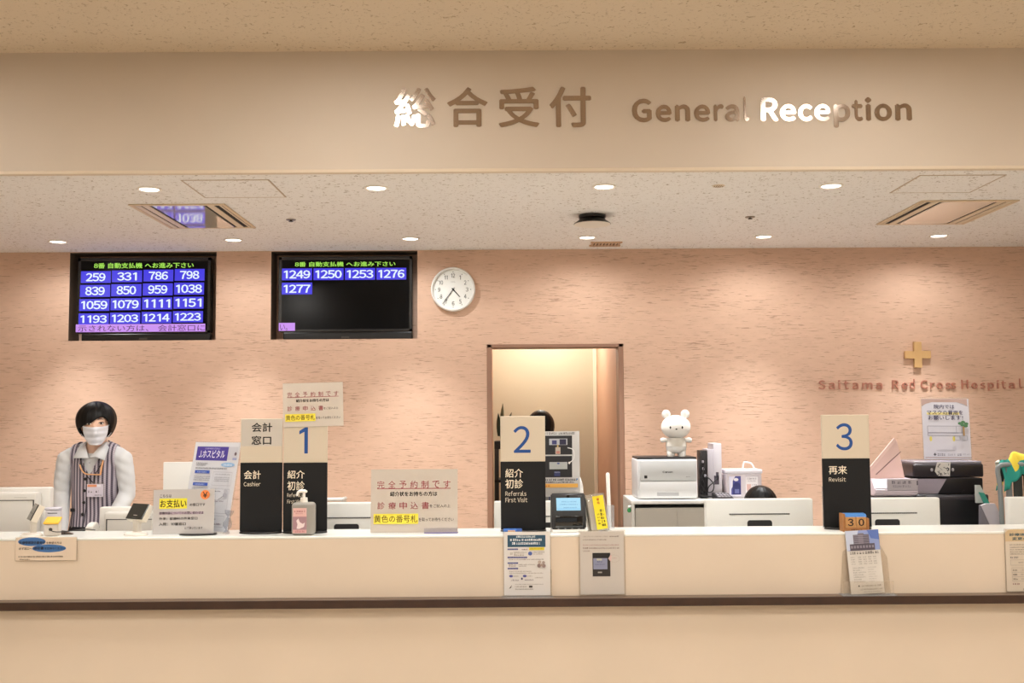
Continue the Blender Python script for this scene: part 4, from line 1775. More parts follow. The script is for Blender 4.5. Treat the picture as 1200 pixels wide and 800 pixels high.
def dD(s):
    x0, y0 = s.x0, s.y0
    s.poly([(x0, y0 + 14), (x0, y0 + 4), (x0 + 4, y0 + .6), (x0 + 10, y0), (s.x1, y0), (s.x1, y0 + 14)], '#cdb48e')
    s.text('診療体制', x0 + 5, y0 + 4.4, x0 + 29, y0 + 7.8, '#2f5560', .02)
    s.text('変更の', x0 + 8, y0 + 9, x0 + 26, y0 + 12.6, '#2f5560', .02)
    for k, (a, d) in enumerate(((17, 46), (20, 48), (22.6, 46), (25.2, 48), (27.6, 40))):
        s.fine(x0 + 5, y0 + a, x0 + d, y0 + a + 1.3, '#8a7e72')
    s.fine(x0 + 5, y0 + 31, x0 + 14, y0 + 33, '#4a4450')
    s.frame(x0 + 5, y0 + 35, x0 + 48, y0 + 41, .35, '#a89c90')
    s.fine(x0 + 14, y0 + 37, x0 + 40, y0 + 38.6, '#9a8e84')
    for r in range(3):
        s.frame(x0 + 6, y0 + 44 + 5 * r, x0 + 48, y0 + 49 + 5 * r, .3, '#a89c90')
        s.fine(x0 + 7, y0 + 45.6 + 5 * r, x0 + 12, y0 + 47.4 + 5 * r, '#5a5048')
        s.fine(x0 + 16, y0 + 45.6 + 5 * r, x0 + 42, y0 + 47.2 + 5 * r, '#b0a498')
    s.fine(x0 + 6, y0 + 61, x0 + 14, y0 + 63, '#8a5a58')
    s.fine(x0 + 18, y0 + 67, x0 + 40, y0 + 69, '#6a5e54')


front_sheet('taped_notice', 'beige notice with tan heading taped to the counter at the right edge', 'notice', (1180.6, 621.6, 1234, 692.6), '#d3c6b4', dD, .003)


def dE(s):
    f = lambda u, v: (10 + u / 13.333, 620 + v / 13.34)
    for (u, v, ru, rv) in ((362, 200, 212, 66), (630, 303, 260, 60)):
        c = f(u, v)
        s.ell(c[0], c[1], ru / 13.33, rv / 13.33, '#3f6ea8')
    s.text('診療情報提供書発行', *f(170, 192), *f(565, 238), '#1a1c28', .02)
    s.text('を希望の方は', *f(585, 200), *f(822, 236), '#2b2420', .01)
    s.text('必ず窓口へ', *f(165, 285), *f(370, 322), '#2b2420', .01)
    s.text('領収書', *f(388, 276), *f(548, 322), '#1a1c28', .02)
    s.text('をお持ちください', *f(560, 284), *f(872, 320), '#16202c', .01)
    s.fine(*f(165, 416), *f(845, 436), '#4a3e36')
    s.fine(*f(185, 460), *f(340, 476), '#6a5e54')


front_sheet('taped_notice', 'clear taped notice with blue oval highlights at the left end of the counter', 'notice', (18.6, 630.2, 88.6, 656.4), '#dfcdb8', dE, .002)


# ================================================================== things behind the counter
YM = 5.25
M_PC = mat('#e2e2dc', 0.45)
M_PC_DARK = mat('#26262a', 0.4)


def pc_back(label, xa, xb, top, has_hole=True, Y=YM):
    """all-in-one computer seen from behind: white back, vent slot, stand opening, foot"""
    a, c = P(xa, 620, Y), P(xb, top, Y)
    w = c.x - a.x
    zt = c.z
    t = thing('desktop_computer', label, 'computer', ((a.x + c.x) / 2, Y, Z_DESK), group='white computers on the work desk')
    h = zt - Z_DESK
    b = NB()
    box(b, -w / 2, w / 2, 0, .045, h - .335, h, 0, .008, 3)
    link('back_shell', b, M_PC, t, 40)
    b = NB()
    for k in range(42):
        x = -w * .275 + w * .55 * k / 41
        box(b, x - w * .0055, x + w * .0055, -.0012, .004, h - .0765, h - .0705)
    link('vent_slot', b, mat('#3c3c3c', 0.7), t)
    b = NB()
    wd = 29.0 / 238 / 2
    s = Sheet(-1, -1, 1, 1, 2 * wd, .035, skip_base=True)
    s.b.free()
    s.b = NB()
    s.poly([(-1, 1), (-1, -.35), (-.95, -.75), (-.84, -1), (.84, -1), (.95, -.75), (1, -.35), (1, 1)], '#1f1f20')
    s.done('handle_opening', t, loc=(0, -.0006, h - .138))
    b = NB()
    xprism(b, [(-.05, .010), (-.035, .010), (.0, h - .16), (.0, h - .20), (-.02, .10)], -.06, .06)
    fixn(b)
    link('stand', b, mat('#cfcfca', 0.4), t)
    b = NB()
    box(b, -.12, .12, -.10, .10, 0, .010, 0, .004, 2)
    link('foot', b, mat('#d4d4ce', 0.4), t, 40)
    b = NB()
    box(b, -w / 2 + .008, w / 2 - .008, .0452, .0462, h - .327, h - .008)
    link('screen', b, mat('#101114', 0.15), t)
    return t


pc_back('white computer seen from behind, between sign 1 and the wide beige notice', 343.5, 468.5, 588.3)
pc_back('white computer seen from behind, in front of the grey cabinet', 827.3, 952.6, 583.9)
pc_back('white computer seen from behind, right of the sign numbered 3', 977.5, 1101.5, 582.8)
pc_back('white computer seen from behind, cut by the right edge of the counter', 1182.6, 1306, 581.6)
pc_back('white computer seen from behind, mostly hidden by sign 2 and the card reader', 579.0, 692.0, 586.6)


# --- the two deeper white cash terminals at left
def cash_pc(label, xa, xb, top, Y, shift, recess):
    a, c = P(xa, 620, Y), P(xb, top, Y)
    w, h = c.x - a.x, c.z - Z_DESK
    t = thing('cash_terminal', label, 'computer', ((a.x + c.x) / 2, Y, Z_DESK), group='cash computers at the left end')
    s = -1 if shift < 0 else 1
    b = NB()
    box(b, -w / 2, w / 2, .03, .075, .06, h, 0, .008, 3)
    link('screen_shell', b, mat('#e0ddd6', 0.45), t, 40)
    b = NB()
    m = .04
    box(b, -w / 2 + (m if s > 0 else .0), w / 2 - (m if s < 0 else .0), -.02, .03, .05, h - .02, 0, .012, 3)
    link('back_cover', b, mat('#d5d1c9', 0.45), t, 40)
    b = NB()
    x0 = -w / 2 + (m + .01 if s > 0 else -.0) + .005
    x1 = w / 2 - (m + .012 if s < 0 else 0) - .005
    zz = h - recess
    box(b, x0, x1, -.0215, -.02, zz - .004, zz)
    ex = x1 if s < 0 else x0
    box(b, ex - .003, ex + .003, -.0215, -.02, .06, zz)
    link('panel_gap', b, mat('#4a4642', 0.7), t)
    b = NB()
    for k in range(2):
        cyl(b, (x0 + (x1 - x0) * (.42 + .14 * k), -.0225, zz - .10), (x0 + (x1 - x0) * (.42 + .14 * k), -.0195, zz - .10), .006, None, 14)
    link('screw', b, mat('#8c8880', 0.4), t)
    b = NB()
    for k in range(2):
        x = x0 + (x1 - x0) * (.5 + .35 * k)
        box(b, x - .03, x + .03, -.0206, -.0195, h - .045, h - .043)
    link('embossed_mark', b, mat('#b4b0a8', 0.5), t)
    b = NB()
    box(b, -.10, .10, -.09, .09, 0, .012, 0, .004, 2)
    box(b, -.05, .05, .0, .03, .012, .08, 0, .004, 2)
    link('stand', b, mat('#cbc7bf', 0.45), t, 40)
    return t


cash_pc('wide white cash computer seen from behind at the far left end', -62, 56, 571.3, 5.12, -1, .055)
cash_pc('low white cash computer seen from behind, below the name badge', 113, 181, 594.2, 5.10, 1, .052)

# small white box between them, white divider panel, white roll dispenser
g = P(62, 600, 5.05)
t = thing('receipt_printer', 'small lavender white receipt printer behind the yellow topped terminal', 'printer', (g.x, 5.07, Z_DESK))
h = P(62, 594.4, 5.05).z - Z_DESK
b = NB()
box(b, -.034, .034, -.03, .012, 0, h - .012, 0, .006, 2)
link('body', b, mat('#c9c6cc', 0.45), t, 40)
b = NB()
box(b, -.037, .032, -.032, .012, h - .011, h, 0, .003, 2)
link('lid', b, mat('#dcdae6', 0.4), t, 40)
b = NB()
box(b, -.02, .025, -.0308, -.03, h - .028, h - .024)
link('paper_slot', b, mat('#6c6a70', 0.6), t)
g = P(110, 618, 5.0)
t = thing('tape_dispenser', 'small white tape dispenser beside the low cash computer', 'dispenser', (g.x - .012, 5.00, Z_DESK))
h = P(110, 612.0, 5.0).z - Z_DESK
b = NB()
xprism(b, [(-.03, 0), (.06, 0), (.06, h - .03), (.03, h), (.0, h - .004), (-.03, h - .02)], -.017, .017)
fixn(b)
bmesh.ops.bevel(b, geom=list(b.edges), offset=.004, segments=2, affect='EDGES')
link('body', b, mat('#dedad2', 0.4), t, 40)
b = NB()
cyl(b, (-.016, .025, h - .03), (.016, .025, h - .03), .028, None, 28)
link('tape_roll', b, mat('#e8e4da', 0.5), t, 40)

a, c = P(190.4, 620, 5.22), P(228, 541.2, 5.22)
t = thing('desk_divider', 'plain white upright divider panel behind the purple headed poster', 'divider', ((a.x + c.x) / 2, 5.22, Z_DESK), (0, 0, R(3)))
w, h = c.x - a.x, c.z - Z_DESK
b = NB()
box(b, -w / 2, w / 2, 0, .022, .012, h, 0, .003, 2)
link('panel', b, mat('#dcdad4', 0.5), t, 40)
b = NB()
box(b, -w / 2 + .02, w / 2 - .02, -.05, .07, 0, .012, 0, .004, 2)
link('foot', b, mat('#c4c2bc', 0.45), t, 40)
a, c = P(384, 592, 5.4), P(400.5, 586.2, 5.4)
t = thing('paper_tray', 'white paper tray just behind the computer right of sign 1', 'tray', ((a.x + c.x) / 2 - .06, 5.46, Z_DESK))
h = c.z - Z_DESK
b = NB()
box(b, -.10, .095, -.02, .10, h - .008, h, 0, .002, 1)
box(b, -.10, -.09, -.02, .10, 0, h - .008)
box(b, .085, .095, -.02, .10, 0, h - .008)
link('rack', b, mat('#cdc4b8', 0.5), t)
b = NB()
box(b, -.09, .10, -.018, .09, h, h + .004)
prism(b, [(.072, h + .004), (.10, h + .004), (.102, h + .012), (.09, h + .010)], .0, .05)
fixn(b)
link('paper', b, mat('#f4f2ee', 0.7), t)

# --- instruction board with two dark photographs, on a pole foot behind the card reader
YI = 5.40
a, c = P(597, 582, YI), P(679.0, 505.0, YI)
w, h = c.x - a.x, c.z - a.z
t = thing('instruction_board', 'upright instruction board with two dark photographs behind the sign numbered 2', 'notice board', ((a.x + c.x) / 2, YI, Z_DESK))
zI = lambda u, v: (630 + u / 6.15, 490 + v / 6.154)
s = Sheet(597, 505, 679, 582, w, h, '#bdbab6', .003)


def iR(u0, v0, u1, v1, col):
    s.rect(*zI(u0, v0), *zI(u1, v1), col)


def iF(u0, v0, u1, v1, col):
    s.fine(*zI(u0, v0), *zI(u1, v1), col)


iF(-190, 100, 140, 114, '#5a544e')
iF(152, 100, 268, 114, '#3c3834')
iR(-190, 124, 248, 262, '#1d1b1c')
iR(-190, 272, 246, 427, '#1b191a')
iR(84, 146, 214, 192, '#a8a8aa')
iR(104, 158, 138, 188, '#3a3a66')
iR(158, 150, 206, 190, '#23233c')
iR(140, 190, 150, 208, '#b49a60')
iR(128, 208, 164, 258, '#b0a090')
iR(134, 236, 158, 254, '#b87868')
iR(84, 316, 212, 368, '#a4a6a2')
c0 = zI(148, 326)
s.ell(c0[0], c0[1], 1.6, 1.0, '#4a5488')
iR(118, 384, 160, 418, '#31355e')
iF(120, 386, 160, 394, '#8a8ea0')
pts = spline([(*zI(215, 212), 0), (*zI(252, 225), 0), (*zI(262, 262), 0), (*zI(252, 300), 0), (*zI(218, 326), 0)], 6)
for p0, p1 in zip(pts, pts[1:]):
    s.line(p0.x, p0.y, p1.x, p1.y, 1.0, '#d8d6d2')
s.poly([zI(218, 316), zI(240, 312), zI(226, 334)], '#d8d6d2')
iF(-190, 436, 284, 450, '#2f2b28')
iF(-190, 455, 262, 467, '#46413c')
iR(-190, 472, 286, 500, '#d9a24a')
iF(-150, 476, 90, 494, '#b06a3a')
c0 = zI(280, 440)
s.ell(c0[0], c0[1], .9, .9, '#3f74a8')
s.done('printed_board', t, loc=(0, 0, a.z - Z_DESK))
b = NB()
box(b, -w / 2, w / 2, .0035, .006, a.z - Z_DESK, h + a.z - Z_DESK)
link('backing', b, mat('#b4b2ae', 0.6), t)
b = NB()
box(b, -.02, .02, .006, .018, .012, a.z - Z_DESK + .2, 0, .002, 1)
box(b, -.10, .10, -.07, .09, 0, .012, 0, .003, 1)
link('stand', b, mat('#8c8a86', 0.45), t)
g = P(680, 560, 5.46)
t = thing('paper_cone', 'small white pointed paper cover right of the instruction board', 'paper', (g.x, 5.46, Z_DESK))
h = P(680, 558.6, 5.46).z - Z_DESK
b = NB()
lathe(b, [(0.018, h - .12), (.014, h - .05), (.010, h - .03), (.0, h)], 16)
link('cover', b, mat('#f2f0ec', 0.6), t, 50)
b = NB()
lathe(b, [(.0, 0), (.045, 0), (.045, .008), (.012, .012), (.010, h - .11), (0, h - .11)], 20)
link('stem', b, mat('#c8c6c0', 0.5), t, 40)

# --- shelf with plant just inside the passage
YPL = 7.60
g = P(584, 517, YPL)
zt = g.z
zb = P(584, 562, YPL).z
t = thing('storage_rack', 'dark storage rack just inside the left of the doorway', 'rack', (DX0 + .215, YPL + .15, 0))
b = NB()
for z in (.06, .62, zb, zt):
    box(b, -.18, .18, -.15, .15, z - (.055 if z == zt else .02), z, 0, .002, 1)
link('shelf', b, mat('#1c1c1e', 0.4), t)
for sx in (-1, 1):
    for sy in (-1, 1):
        b = NB()
        box(b, sx * .165 - .014, sx * .165 + .014, sy * .135 - .014, sy * .135 + .014, 0, zt - .055)
        link('post', b, mat('#3a3c3a', 0.4), t)
zb = P(584, 562, YPL).z
t = thing('cardboard_box', 'pale brown cardboard box inside the dark rack in the doorway', 'box', (DX0 + .20, YPL + .12, zb))
# it stands on its own board inside the rack
b = NB()
box(b, -.11, .11, -.10, .10, 0, .085, 0, .003, 1)
link('carton', b, mat('#c79a74', 0.8), t)
b = NB()
box(b, -.11, .11, -.012, .012, .085, .0856)
link('packing_tape', b, mat('#d8b48c', 0.4), t)
t = thing('potted_plant', 'long leaved plant standing on the dark rack in the doorway', 'plant', (DX0 + .125, YPL + .10, zt))
b = NB()
lathe(b, [(0, 0), (.045, 0), (.055, .05), (.05, .05), (.045, .04), (0, .04)], 24)
link('pot', b, mat('#1f2321', 0.5), t, 40)
rnd = random.Random(5)
for k, (dx, ln, lean, col) in enumerate(((-.038, .235, .04, '#6f7458'), (-.058, .165, -.02, '#2e4434'), (.0, .17, .20, '#3c5240'), (.02, .14, .35, '#46604a'))):
    b = NB()
    ww = .016

    def leaf(u, v, dx=dx, ln=ln, lean=lean, ww=ww):
        w_ = ww * math.sin(math.pi * min(.98, .15 + .85 * v)) ** .8
        return Vector((dx + (u - .5) * 2 * w_ + lean * ln * v * v, .01 * math.sin(3 * v) - .012 * (1 - (2 * u - 1) ** 2), .035 + ln * v))
    grid(b, leaf, 4, 12)
    o = link('leaf', b, mat(col, 0.5), t, 60)
    o.modifiers.new('thickness', 'SOLIDIFY').thickness = .002

# --- grey cabinet along the back wall
ZC = 1.03
xa = P(740.0, 588, 6.34).x
xb = P(897, 588, 6.34).x
YC0, YC1 = 6.34, 6.80
t = thing('cabinet', 'low grey cabinet with white top and two sliding doors against the wall', 'cabinet', ((xa + xb) / 2, (YC0 + YC1) / 2, 0))
w, d = (xb - xa) / 2, (YC1 - YC0) / 2
M_CAB = mat('#d3d1ca', 0.45)
b = NB()
box(b, -w, w, -d, d, ZC - .022, ZC, 0, .003, 2)
link('top', b, mat('#e9e8e3', 0.35), t, 40)
b = NB()
box(b, -w, -w + .018, -d, d, 0, ZC - .022)
box(b, w - .018, w, -d, d, 0, ZC - .022)
box(b, -w + .018, w - .018, d - .012, d, 0, ZC - .022)
box(b, -w + .018, w - .018, -d, d - .012, 0, .06)
link('carcass', b, M_CAB, t)
xd = P(791.3, 600, 6.34).x - (xa + xb) / 2
for x0, x1, yy in ((-w + .022, xd + .012, -.0), (xd, w * .33, .012), (w * .33, w - .02, 0)):
    b = NB()
    box(b, x0, x1, -d + .012 + yy, -d + .022 + yy, .06, ZC - .045, 0, .002, 1)
    dr = link('door', b, mat('#b9b3a7', 0.5), t)
    b = NB()
    box(b, x1 - .05, x1 - .03, -d + .0105 + yy, -d + .012 + yy, .45, .57, 0, .0005, 1)
    link('finger_pull', b, mat('#77736a', 0.4), dr)
b = NB()
ell(b, (-w - .012, -d + .02, P(732, 597, 6.4).z), (.012, .010, .014), 14)
link('green_tag', b, mat('#2e8a4a', 0.4), t, 60)
b = NB()
ell(b, (-w - .010, -d + .02, P(732, 593, 6.4).z), (.010, .010, .008), 14)
link('white_tag', b, mat('#e8ece4', 0.4), t, 60)

# --- laser printer
YPR = 6.40
a, c = P(747.3, 583.5, YPR), P(817.0, 537.6, YPR)
w, h = c.x - a.x, c.z - ZC
t = thing('laser_printer', 'white laser printer with dark top on the grey cabinet, plush toy on it', 'printer', ((a.x + c.x) / 2, YPR, ZC))
b = NB()
box(b, -w / 2, w / 2, .0, .30, .004, h, 0, .010, 3)
link('body', b, mat('#d6d6d6', 0.4), t, 40)
b = NB()
box(b, -w / 2 + .016, w / 2 - .006, -.010, .004, .112, h - .008, 0, .004, 2)
link('front_cover', b, mat('#cdcfcf', 0.38), t, 40)
b = NB()
box(b, -w / 2 + .016, w / 2 - .006, -.010, .004, .008, .108, 0, .004, 2)
tr = link('paper_drawer', b, mat('#d9d9d8', 0.38), t, 40)
b = NB()
box(b, -.065, .065, -.0115, -.0095, .022, .044, 0, .002, 1)
link('drawer_handle', b, mat('#b9b9ba', 0.4), tr)
b = NB()
box(b, -w / 2 + .004, w / 2 - .002, .006, .295, h - .002, h + .012, 0, .004, 2)
link('output_tray', b, mat('#232224', 0.4), t, 40)
s = Sheet(0, 0, 87, 18, .062, .013, skip_base=True)
s.text('Canon', 1, 1, 86, 17, '#2a2a2a', .03)
s.done('lettering', t, loc=(.0, -.0108, h - .082))
b = NB()
box(b, -w / 2 + .040, -w / 2 + .058, -.0114, -.0098, .126, .144, 0, .001, 1)
link('power_button', b, mat('#1c1c1e', 0.3), t)
s = Sheet(0, 0, 36, 10, .026, .006, skip_base=True)
s.fine(1, 1, 35, 9, '#6a6a6c')
s.done('model_plate', t, loc=(w / 2 - .058, -.0108, .132))
ZP = ZC + h + .012

# --- plain white stuffed toy on the printer (a generic animal, no face markings of any character)
g = P(792.5, 534, 6.5)
t = thing('plush_toy', 'round headed white plush toy standing on top of the laser printer', 'toy', (g.x, 6.50, ZP), (0, 0, R(-6)))
k = 1 / 190.0
M_PLUSH, nt, bs = nodes_mat('white_plush', 0.95)
bs.inputs['Base Color'].default_value = hexc('#efece6')
tc = N(nt, 'ShaderNodeTexCoord')
nz = N(nt, 'ShaderNodeTexNoise', i_Scale=220.0, i_Detail=3.0)
bp = N(nt, 'ShaderNodeBump', i_Strength=0.25, i_Distance=0.003)
nt.links.new(tc.outputs['Object'], nz.inputs['Vector'])
nt.links.new(nz.outputs['Fac'], bp.inputs['Height'])
nt.links.new(bp.outputs[0], bs.inputs['Normal'])
b = NB()
lathe(b, [(0, .018), (.045, .02), (.060, .04), (.062, .07), (.052, .10), (.03, .118), (0, .12)], 32, 0, (0, 0, 0), 1.0, .8)
link('body', b, M_PLUSH, t, 70)
b = NB()
ell(b, (0, -.004, .178), (.089, .074, .072), 32)
link('head', b, M_PLUSH, t, 70)
for sx in (-1, 1):
    b = NB()
    ell(b, (sx * .057, .0, .256), (.027, .016, .027), 18)
    link('ear', b, M_PLUSH, t, 70)
    b = NB()
    tube(b, spline([(sx * .045, 0, .098), (sx * .07, -.008, .100), (sx * .084, -.012, .098), (sx * .094, -.014, .096)], 4), [.014] * 5 + [.015] * 4 + [.014, .012, .010, .004], 14)
    link('arm', b, M_PLUSH, t, 70)
    b = NB()
    tube(b, [(sx * .030, 0, .05), (sx * .032, -.006, .02), (sx * .033, -.012, .008), (sx * .033, -.012, .0)], [.028, .026, .024, .019], 16)
    link('leg', b, M_PLUSH, t, 70)
    b = NB()
    ell(b, (sx * .035, -.071, .176), (.0055, .003, .0085), 14)
    link('eye', b, mat('#141210', 0.15), t, 60)
b = NB()
ell(b, (0, -.0775, .166), (.006, .004, .0045), 14)
link('nose', b, mat('#2a211e', 0.4), t, 60)
b = NB()
grid(b, lambda u, v: Vector((.0635 * math.cos(2 * math.pi * u) * (1 - .10 * v), .0635 * .82 * math.sin(2 * math.pi * u) * (1 - .10 * v), .062 + .05 * v)), 32, 4, 0, True)
o = link('vest', b, mat('#d6d0c4', 0.9), t, 70)

# --- slim computer with its cables, keypad telephone, box of wipes
YD = 6.50
g = P(832, 581, YD)
t = thing('slim_computer', 'slim white desktop computer seen from its rear, black cables hanging, beside the printer', 'computer', (g.x, YD, ZC))
q = 1 / 189.0
X = lambda px: (px - 832) * q
Zz = lambda py: (581.5 - py) * q
b = NB()
box(b, X(836), X(845.5), -.02, .16, .0, Zz(519.5), 0, .004, 2)
link('side_case', b, mat('#dbd7de', 0.4), t, 40)
b = NB()
box(b, X(829), X(836), -.03, .14, .0, Zz(526), 0, .003, 2)
link('rear_panel', b, mat('#c4bfc8', 0.45), t, 40)
b = NB()
box(b, X(836.4), X(842), -.0215, -.019, Zz(566), Zz(556))
box(b, X(838.6), X(841.6), -.0215, -.019, Zz(561), Zz(552))
link('port', b, mat('#56505e', 0.5), t)
b = NB()
box(b, X(820.5), X(829), -.025, .08, .0, Zz(527.5), 0, .004, 2)
link('power_unit', b, mat('#18161a', 0.4), t, 40)
rnd = random.Random(11)
for k in range(5):
    z0 = Zz(530 + 9 * k)
    x0 = X(823 + rnd.uniform(-2, 4))
    b = NB()
    tube(b, spline([(x0, -.03, z0), (x0 - .018, -.045, z0 - .06), (X(818 + rnd.uniform(-.5, 3)), -.05, max(.02, z0 - .13)), (X(824 + 2 * k), -.05, max(.012, z0 - .19)), (X(822 + k), -.02, .006)], 6), .0032, 8)
    link('cable', b, mat('#1b191b', 0.45), t, 60)
b = NB()
tube(b, spline([(X(840), -.022, Zz(558)), (X(836), -.05, Zz(562)), (X(829), -.055, Zz(568)), (X(828), -.055, Zz(574)), (X(833), -.055, Zz(573)), (X(835), -.05, Zz(566)), (X(831), -.045, Zz(560)), (X(826), -.03, Zz(556))], 7), .0032, 8)
link('cable', b, mat('#1b191b', 0.45), t, 60)
b = NB()
for (px, py) in ((824, 548), (826, 556), (823.5, 540)):
    box(b, X(px) - .006, X(px) + .006, -.034, -.024, Zz(py) - .008, Zz(py) + .008, 0, .002, 1)
link('plug', b, mat('#b9b4bc', 0.5), t)

g = P(847, 583, 6.42)
t = thing('desk_telephone', 'flat black keypad with pale keys lying beside the slim computer', 'keypad', (g.x, 6.41, ZC), (0, 0, R(8)))
b = NB()
xprism(b, [(-.045, 0), (.06, 0), (.06, .036), (-.045, .010)], -.05, .05)
fixn(b)
bmesh.ops.bevel(b, geom=list(b.edges), offset=.003, segments=2, affect='EDGES')
link('body', b, mat('#1d1b1e', 0.4), t, 40)
for r in range(3):
    for cc in range(4):
        b = NB()
        y = -.028 + .026 * r
        z = .010 + (y + .045) * .2476
        box(b, -.036 + .02 * cc, -.022 + .02 * cc, y, y + .016, z - .001, z + .006, 0, .0015, 1)
        link('key', b, mat('#b8b2b8', 0.5), t)

g = P(871.5, 583, 6.48)
t = thing('wipes_container', 'translucent white box of wipes with carrying handle and blue label', 'container', (g.x, 6.46, ZC))
w = 41 * q
b = NB()
box(b, -w / 2, w / 2, 0, .14, .0, .150, 0, .014, 4)
link('tub', b, clear_mat('milky_plastic', '#f6f4f8', .2, .6, '#ece8f0'), t, 40)
b = NB()
box(b, -w / 2 - .004, w / 2 + .004, -.004, .144, .146, .172, 0, .008, 3)
link('lid', b, mat('#e6e2ea', 0.35), t, 40)
b = NB()
tube(b, spline([(.008, .07, .165), (.014, .07, .205), (.026, .07, .213), (.058, .07, .207), (.072, .07, .19), (.082, .07, .165)], 5), .0048, 10)
link('handle', b, mat('#f2f0f2', 0.35), t, 60)
s = Sheet(325, 345, 415, 490, .070, .118, '#4a4c92', .0006)
s.rect(325, 345, 340, 490, '#dcdcf0')
s.poly([(340, 345), (372, 345), (352, 380), (350, 420), (340, 440)], '#e6e4f2')
s.ell(378, 370, 18, 12, '#f0eef6')
s.poly([(352, 490), (352, 410), (372, 392), (398, 392), (412, 412), (412, 490)], '#31356e')
s.rect(366, 440, 400, 470, '#6a70a8')
s.line(325, 485, 415, 485, 8, '#e4e2f0')
s.done('blue_label', t, loc=(-w / 2 + .054, -.0012, .014))
s = Sheet(428, 345, 525, 470, .074, .100, '#ebe7ea', .0006)
s.fine(440, 352, 512, 364, '#8a8490')
s.fine(446, 372, 508, 380, '#a8a2ac')
s.rect(436, 400, 470, 450, '#d8b4ae')
s.fine(478, 400, 516, 410, '#b0a8b0')
s.fine(478, 420, 516, 428, '#b0a8b0')
s.done('white_label', t, loc=(w / 2 - .062, -.0012, .028))
g = P(850, 580, 6.52)
t = thing('card_stand', 'small grey wedge card stand left of the wipes container', 'stand', (g.x - .02, 6.56, ZC))
b = NB()
xprism(b, [(-.02, 0), (.03, 0), (.022, .105), (.014, .105)], -.02, .02)
fixn(b)
link('wedge', b, mat('#9a9490', 0.6), t)
b = NB()
box(b, -.018, .018, -.026, -.0205, .002, .012)
link('lip', b, mat('#8a8480', 0.6), t)

# --- low table at right with document printer, black printers, poster
ZT = 0.78
xa, xb = P(972, 600, 6.2).x, P(1166, 600, 6.2).x
t = thing('side_table', 'low white table along the wall carrying the printers at right', 'table', ((xa + xb) / 2, 6.42, 0))
w = (xb - xa) / 2
b = NB()
box(b, -w, w, -.32, .36, ZT - .025, ZT, 0, .003, 2)
link('tabletop', b, mat('#dedcd6', 0.4), t, 40)
for sx in (-1, 1):
    for sy in (-1, 1):
        b = NB()
        box(b, sx * (w - .03) - .018, sx * (w - .03) + .018, sy * .28 - .018, sy * .28 + .018, 0, ZT - .025)
        link('leg', b, mat('#a8a6a2', 0.4), t)


def at(px, py, Y, x0=0, z0=0):
    p = P(px, py, Y)
    return p.x - x0, p.z - z0


# black base cabinet printer (lower box)
YB0 = 6.22
x0, _ = at(1115.5, 600, YB0)
t = thing('black_printer', 'black box printer on the low table, carrying the black multifunction printer', 'printer', (x0, YB0, ZT))
h = at(1115, 579.6, YB0, 0, ZT)[1]
xl, xr = at(1074, 600, YB0, x0)[0], at(1159.5, 600, YB0, x0)[0]
b = NB()
box(b, xl, xr, 0, .42, 0, h, 0, .008, 3)
link('body', b, mat('#1e1c20', 0.35), t, 40)
b = NB()
box(b, xl + .055, xr - .004, -.006, .004, h - .030, h - .006, 0, .003, 2)
link('front_ledge', b, mat('#3c383e', 0.35), t, 40)
b = NB()
box(b, xl + .002, xl + .05, -.004, .004, h - .026, h - .01, 0, .002, 2)
link('control_strip', b, mat('#2c282e', 0.3), t, 40)
ZB = ZT + h

# multifunction printer on it
YM2 = 6.27
x0, _ = at(1111, 560, YM2)
t = thing('multifunction_printer', 'black and lilac grey multifunction printer with a pale patterned card on its lid', 'printer', (x0, YM2, ZB))
AX = lambda px: at(px, 560, YM2, x0)[0]
AZ = lambda py: at(1111, py, YM2, 0, ZB)[1]
b = NB()
box(b, AX(1075), AX(1152), .0, .34, .0, AZ(560), 0, .008, 3)
link('body', b, mat('#211e22', 0.3), t, 40)
b = NB()
prism(b, [(AX(1075), .003), (AX(1098), .003), (AX(1109), AZ(560.5)), (AX(1075), AZ(560.5))], -.005, .004)
fixn(b)
link('side_cover', b, mat('#a39aa6', 0.4), t)
b = NB()
box(b, AX(1068.5), AX(1151.5), -.022, .33, AZ(558.8), AZ(543), 0, .012, 4)
link('scanner_lid', b, mat('#2a252a', 0.28), t, 40)
b = NB()
box(b, AX(1070), AX(1150), -.014, .32, AZ(543.6), AZ(540.2), 0, .006, 3)
link('lid_top', b, mat('#8d8890', 0.25), t, 40)
b = NB()
box(b, AX(1109), AX(1148), -.0035, .0, AZ(560.6), AZ(559.6))
link('trim_line', b, mat('#5c565e', 0.3), t)
b = NB()
cyl(b, (AX(1130), -.003, .0), (AX(1130), .01, .0), .022, None, 24)
for v in b.verts:
    v.co.z = max(v.co.z, 0)
link('grip_notch', b, mat('#0f0d10', 0.5), t)
b = NB()
for px in (1090.5, 1115):
    ell(b, (AX(px), -.0225, AZ(550)), (.008, .003, .010), 14)
link('button', b, mat('#a8a4aa', 0.3), t, 60)
b = NB()
box(b, AX(1069.5), AX(1071.5), -.0228, -.021, AZ(545.4), AZ(544))
link('maker_mark', b, mat('#6c676e', 0.3), t)
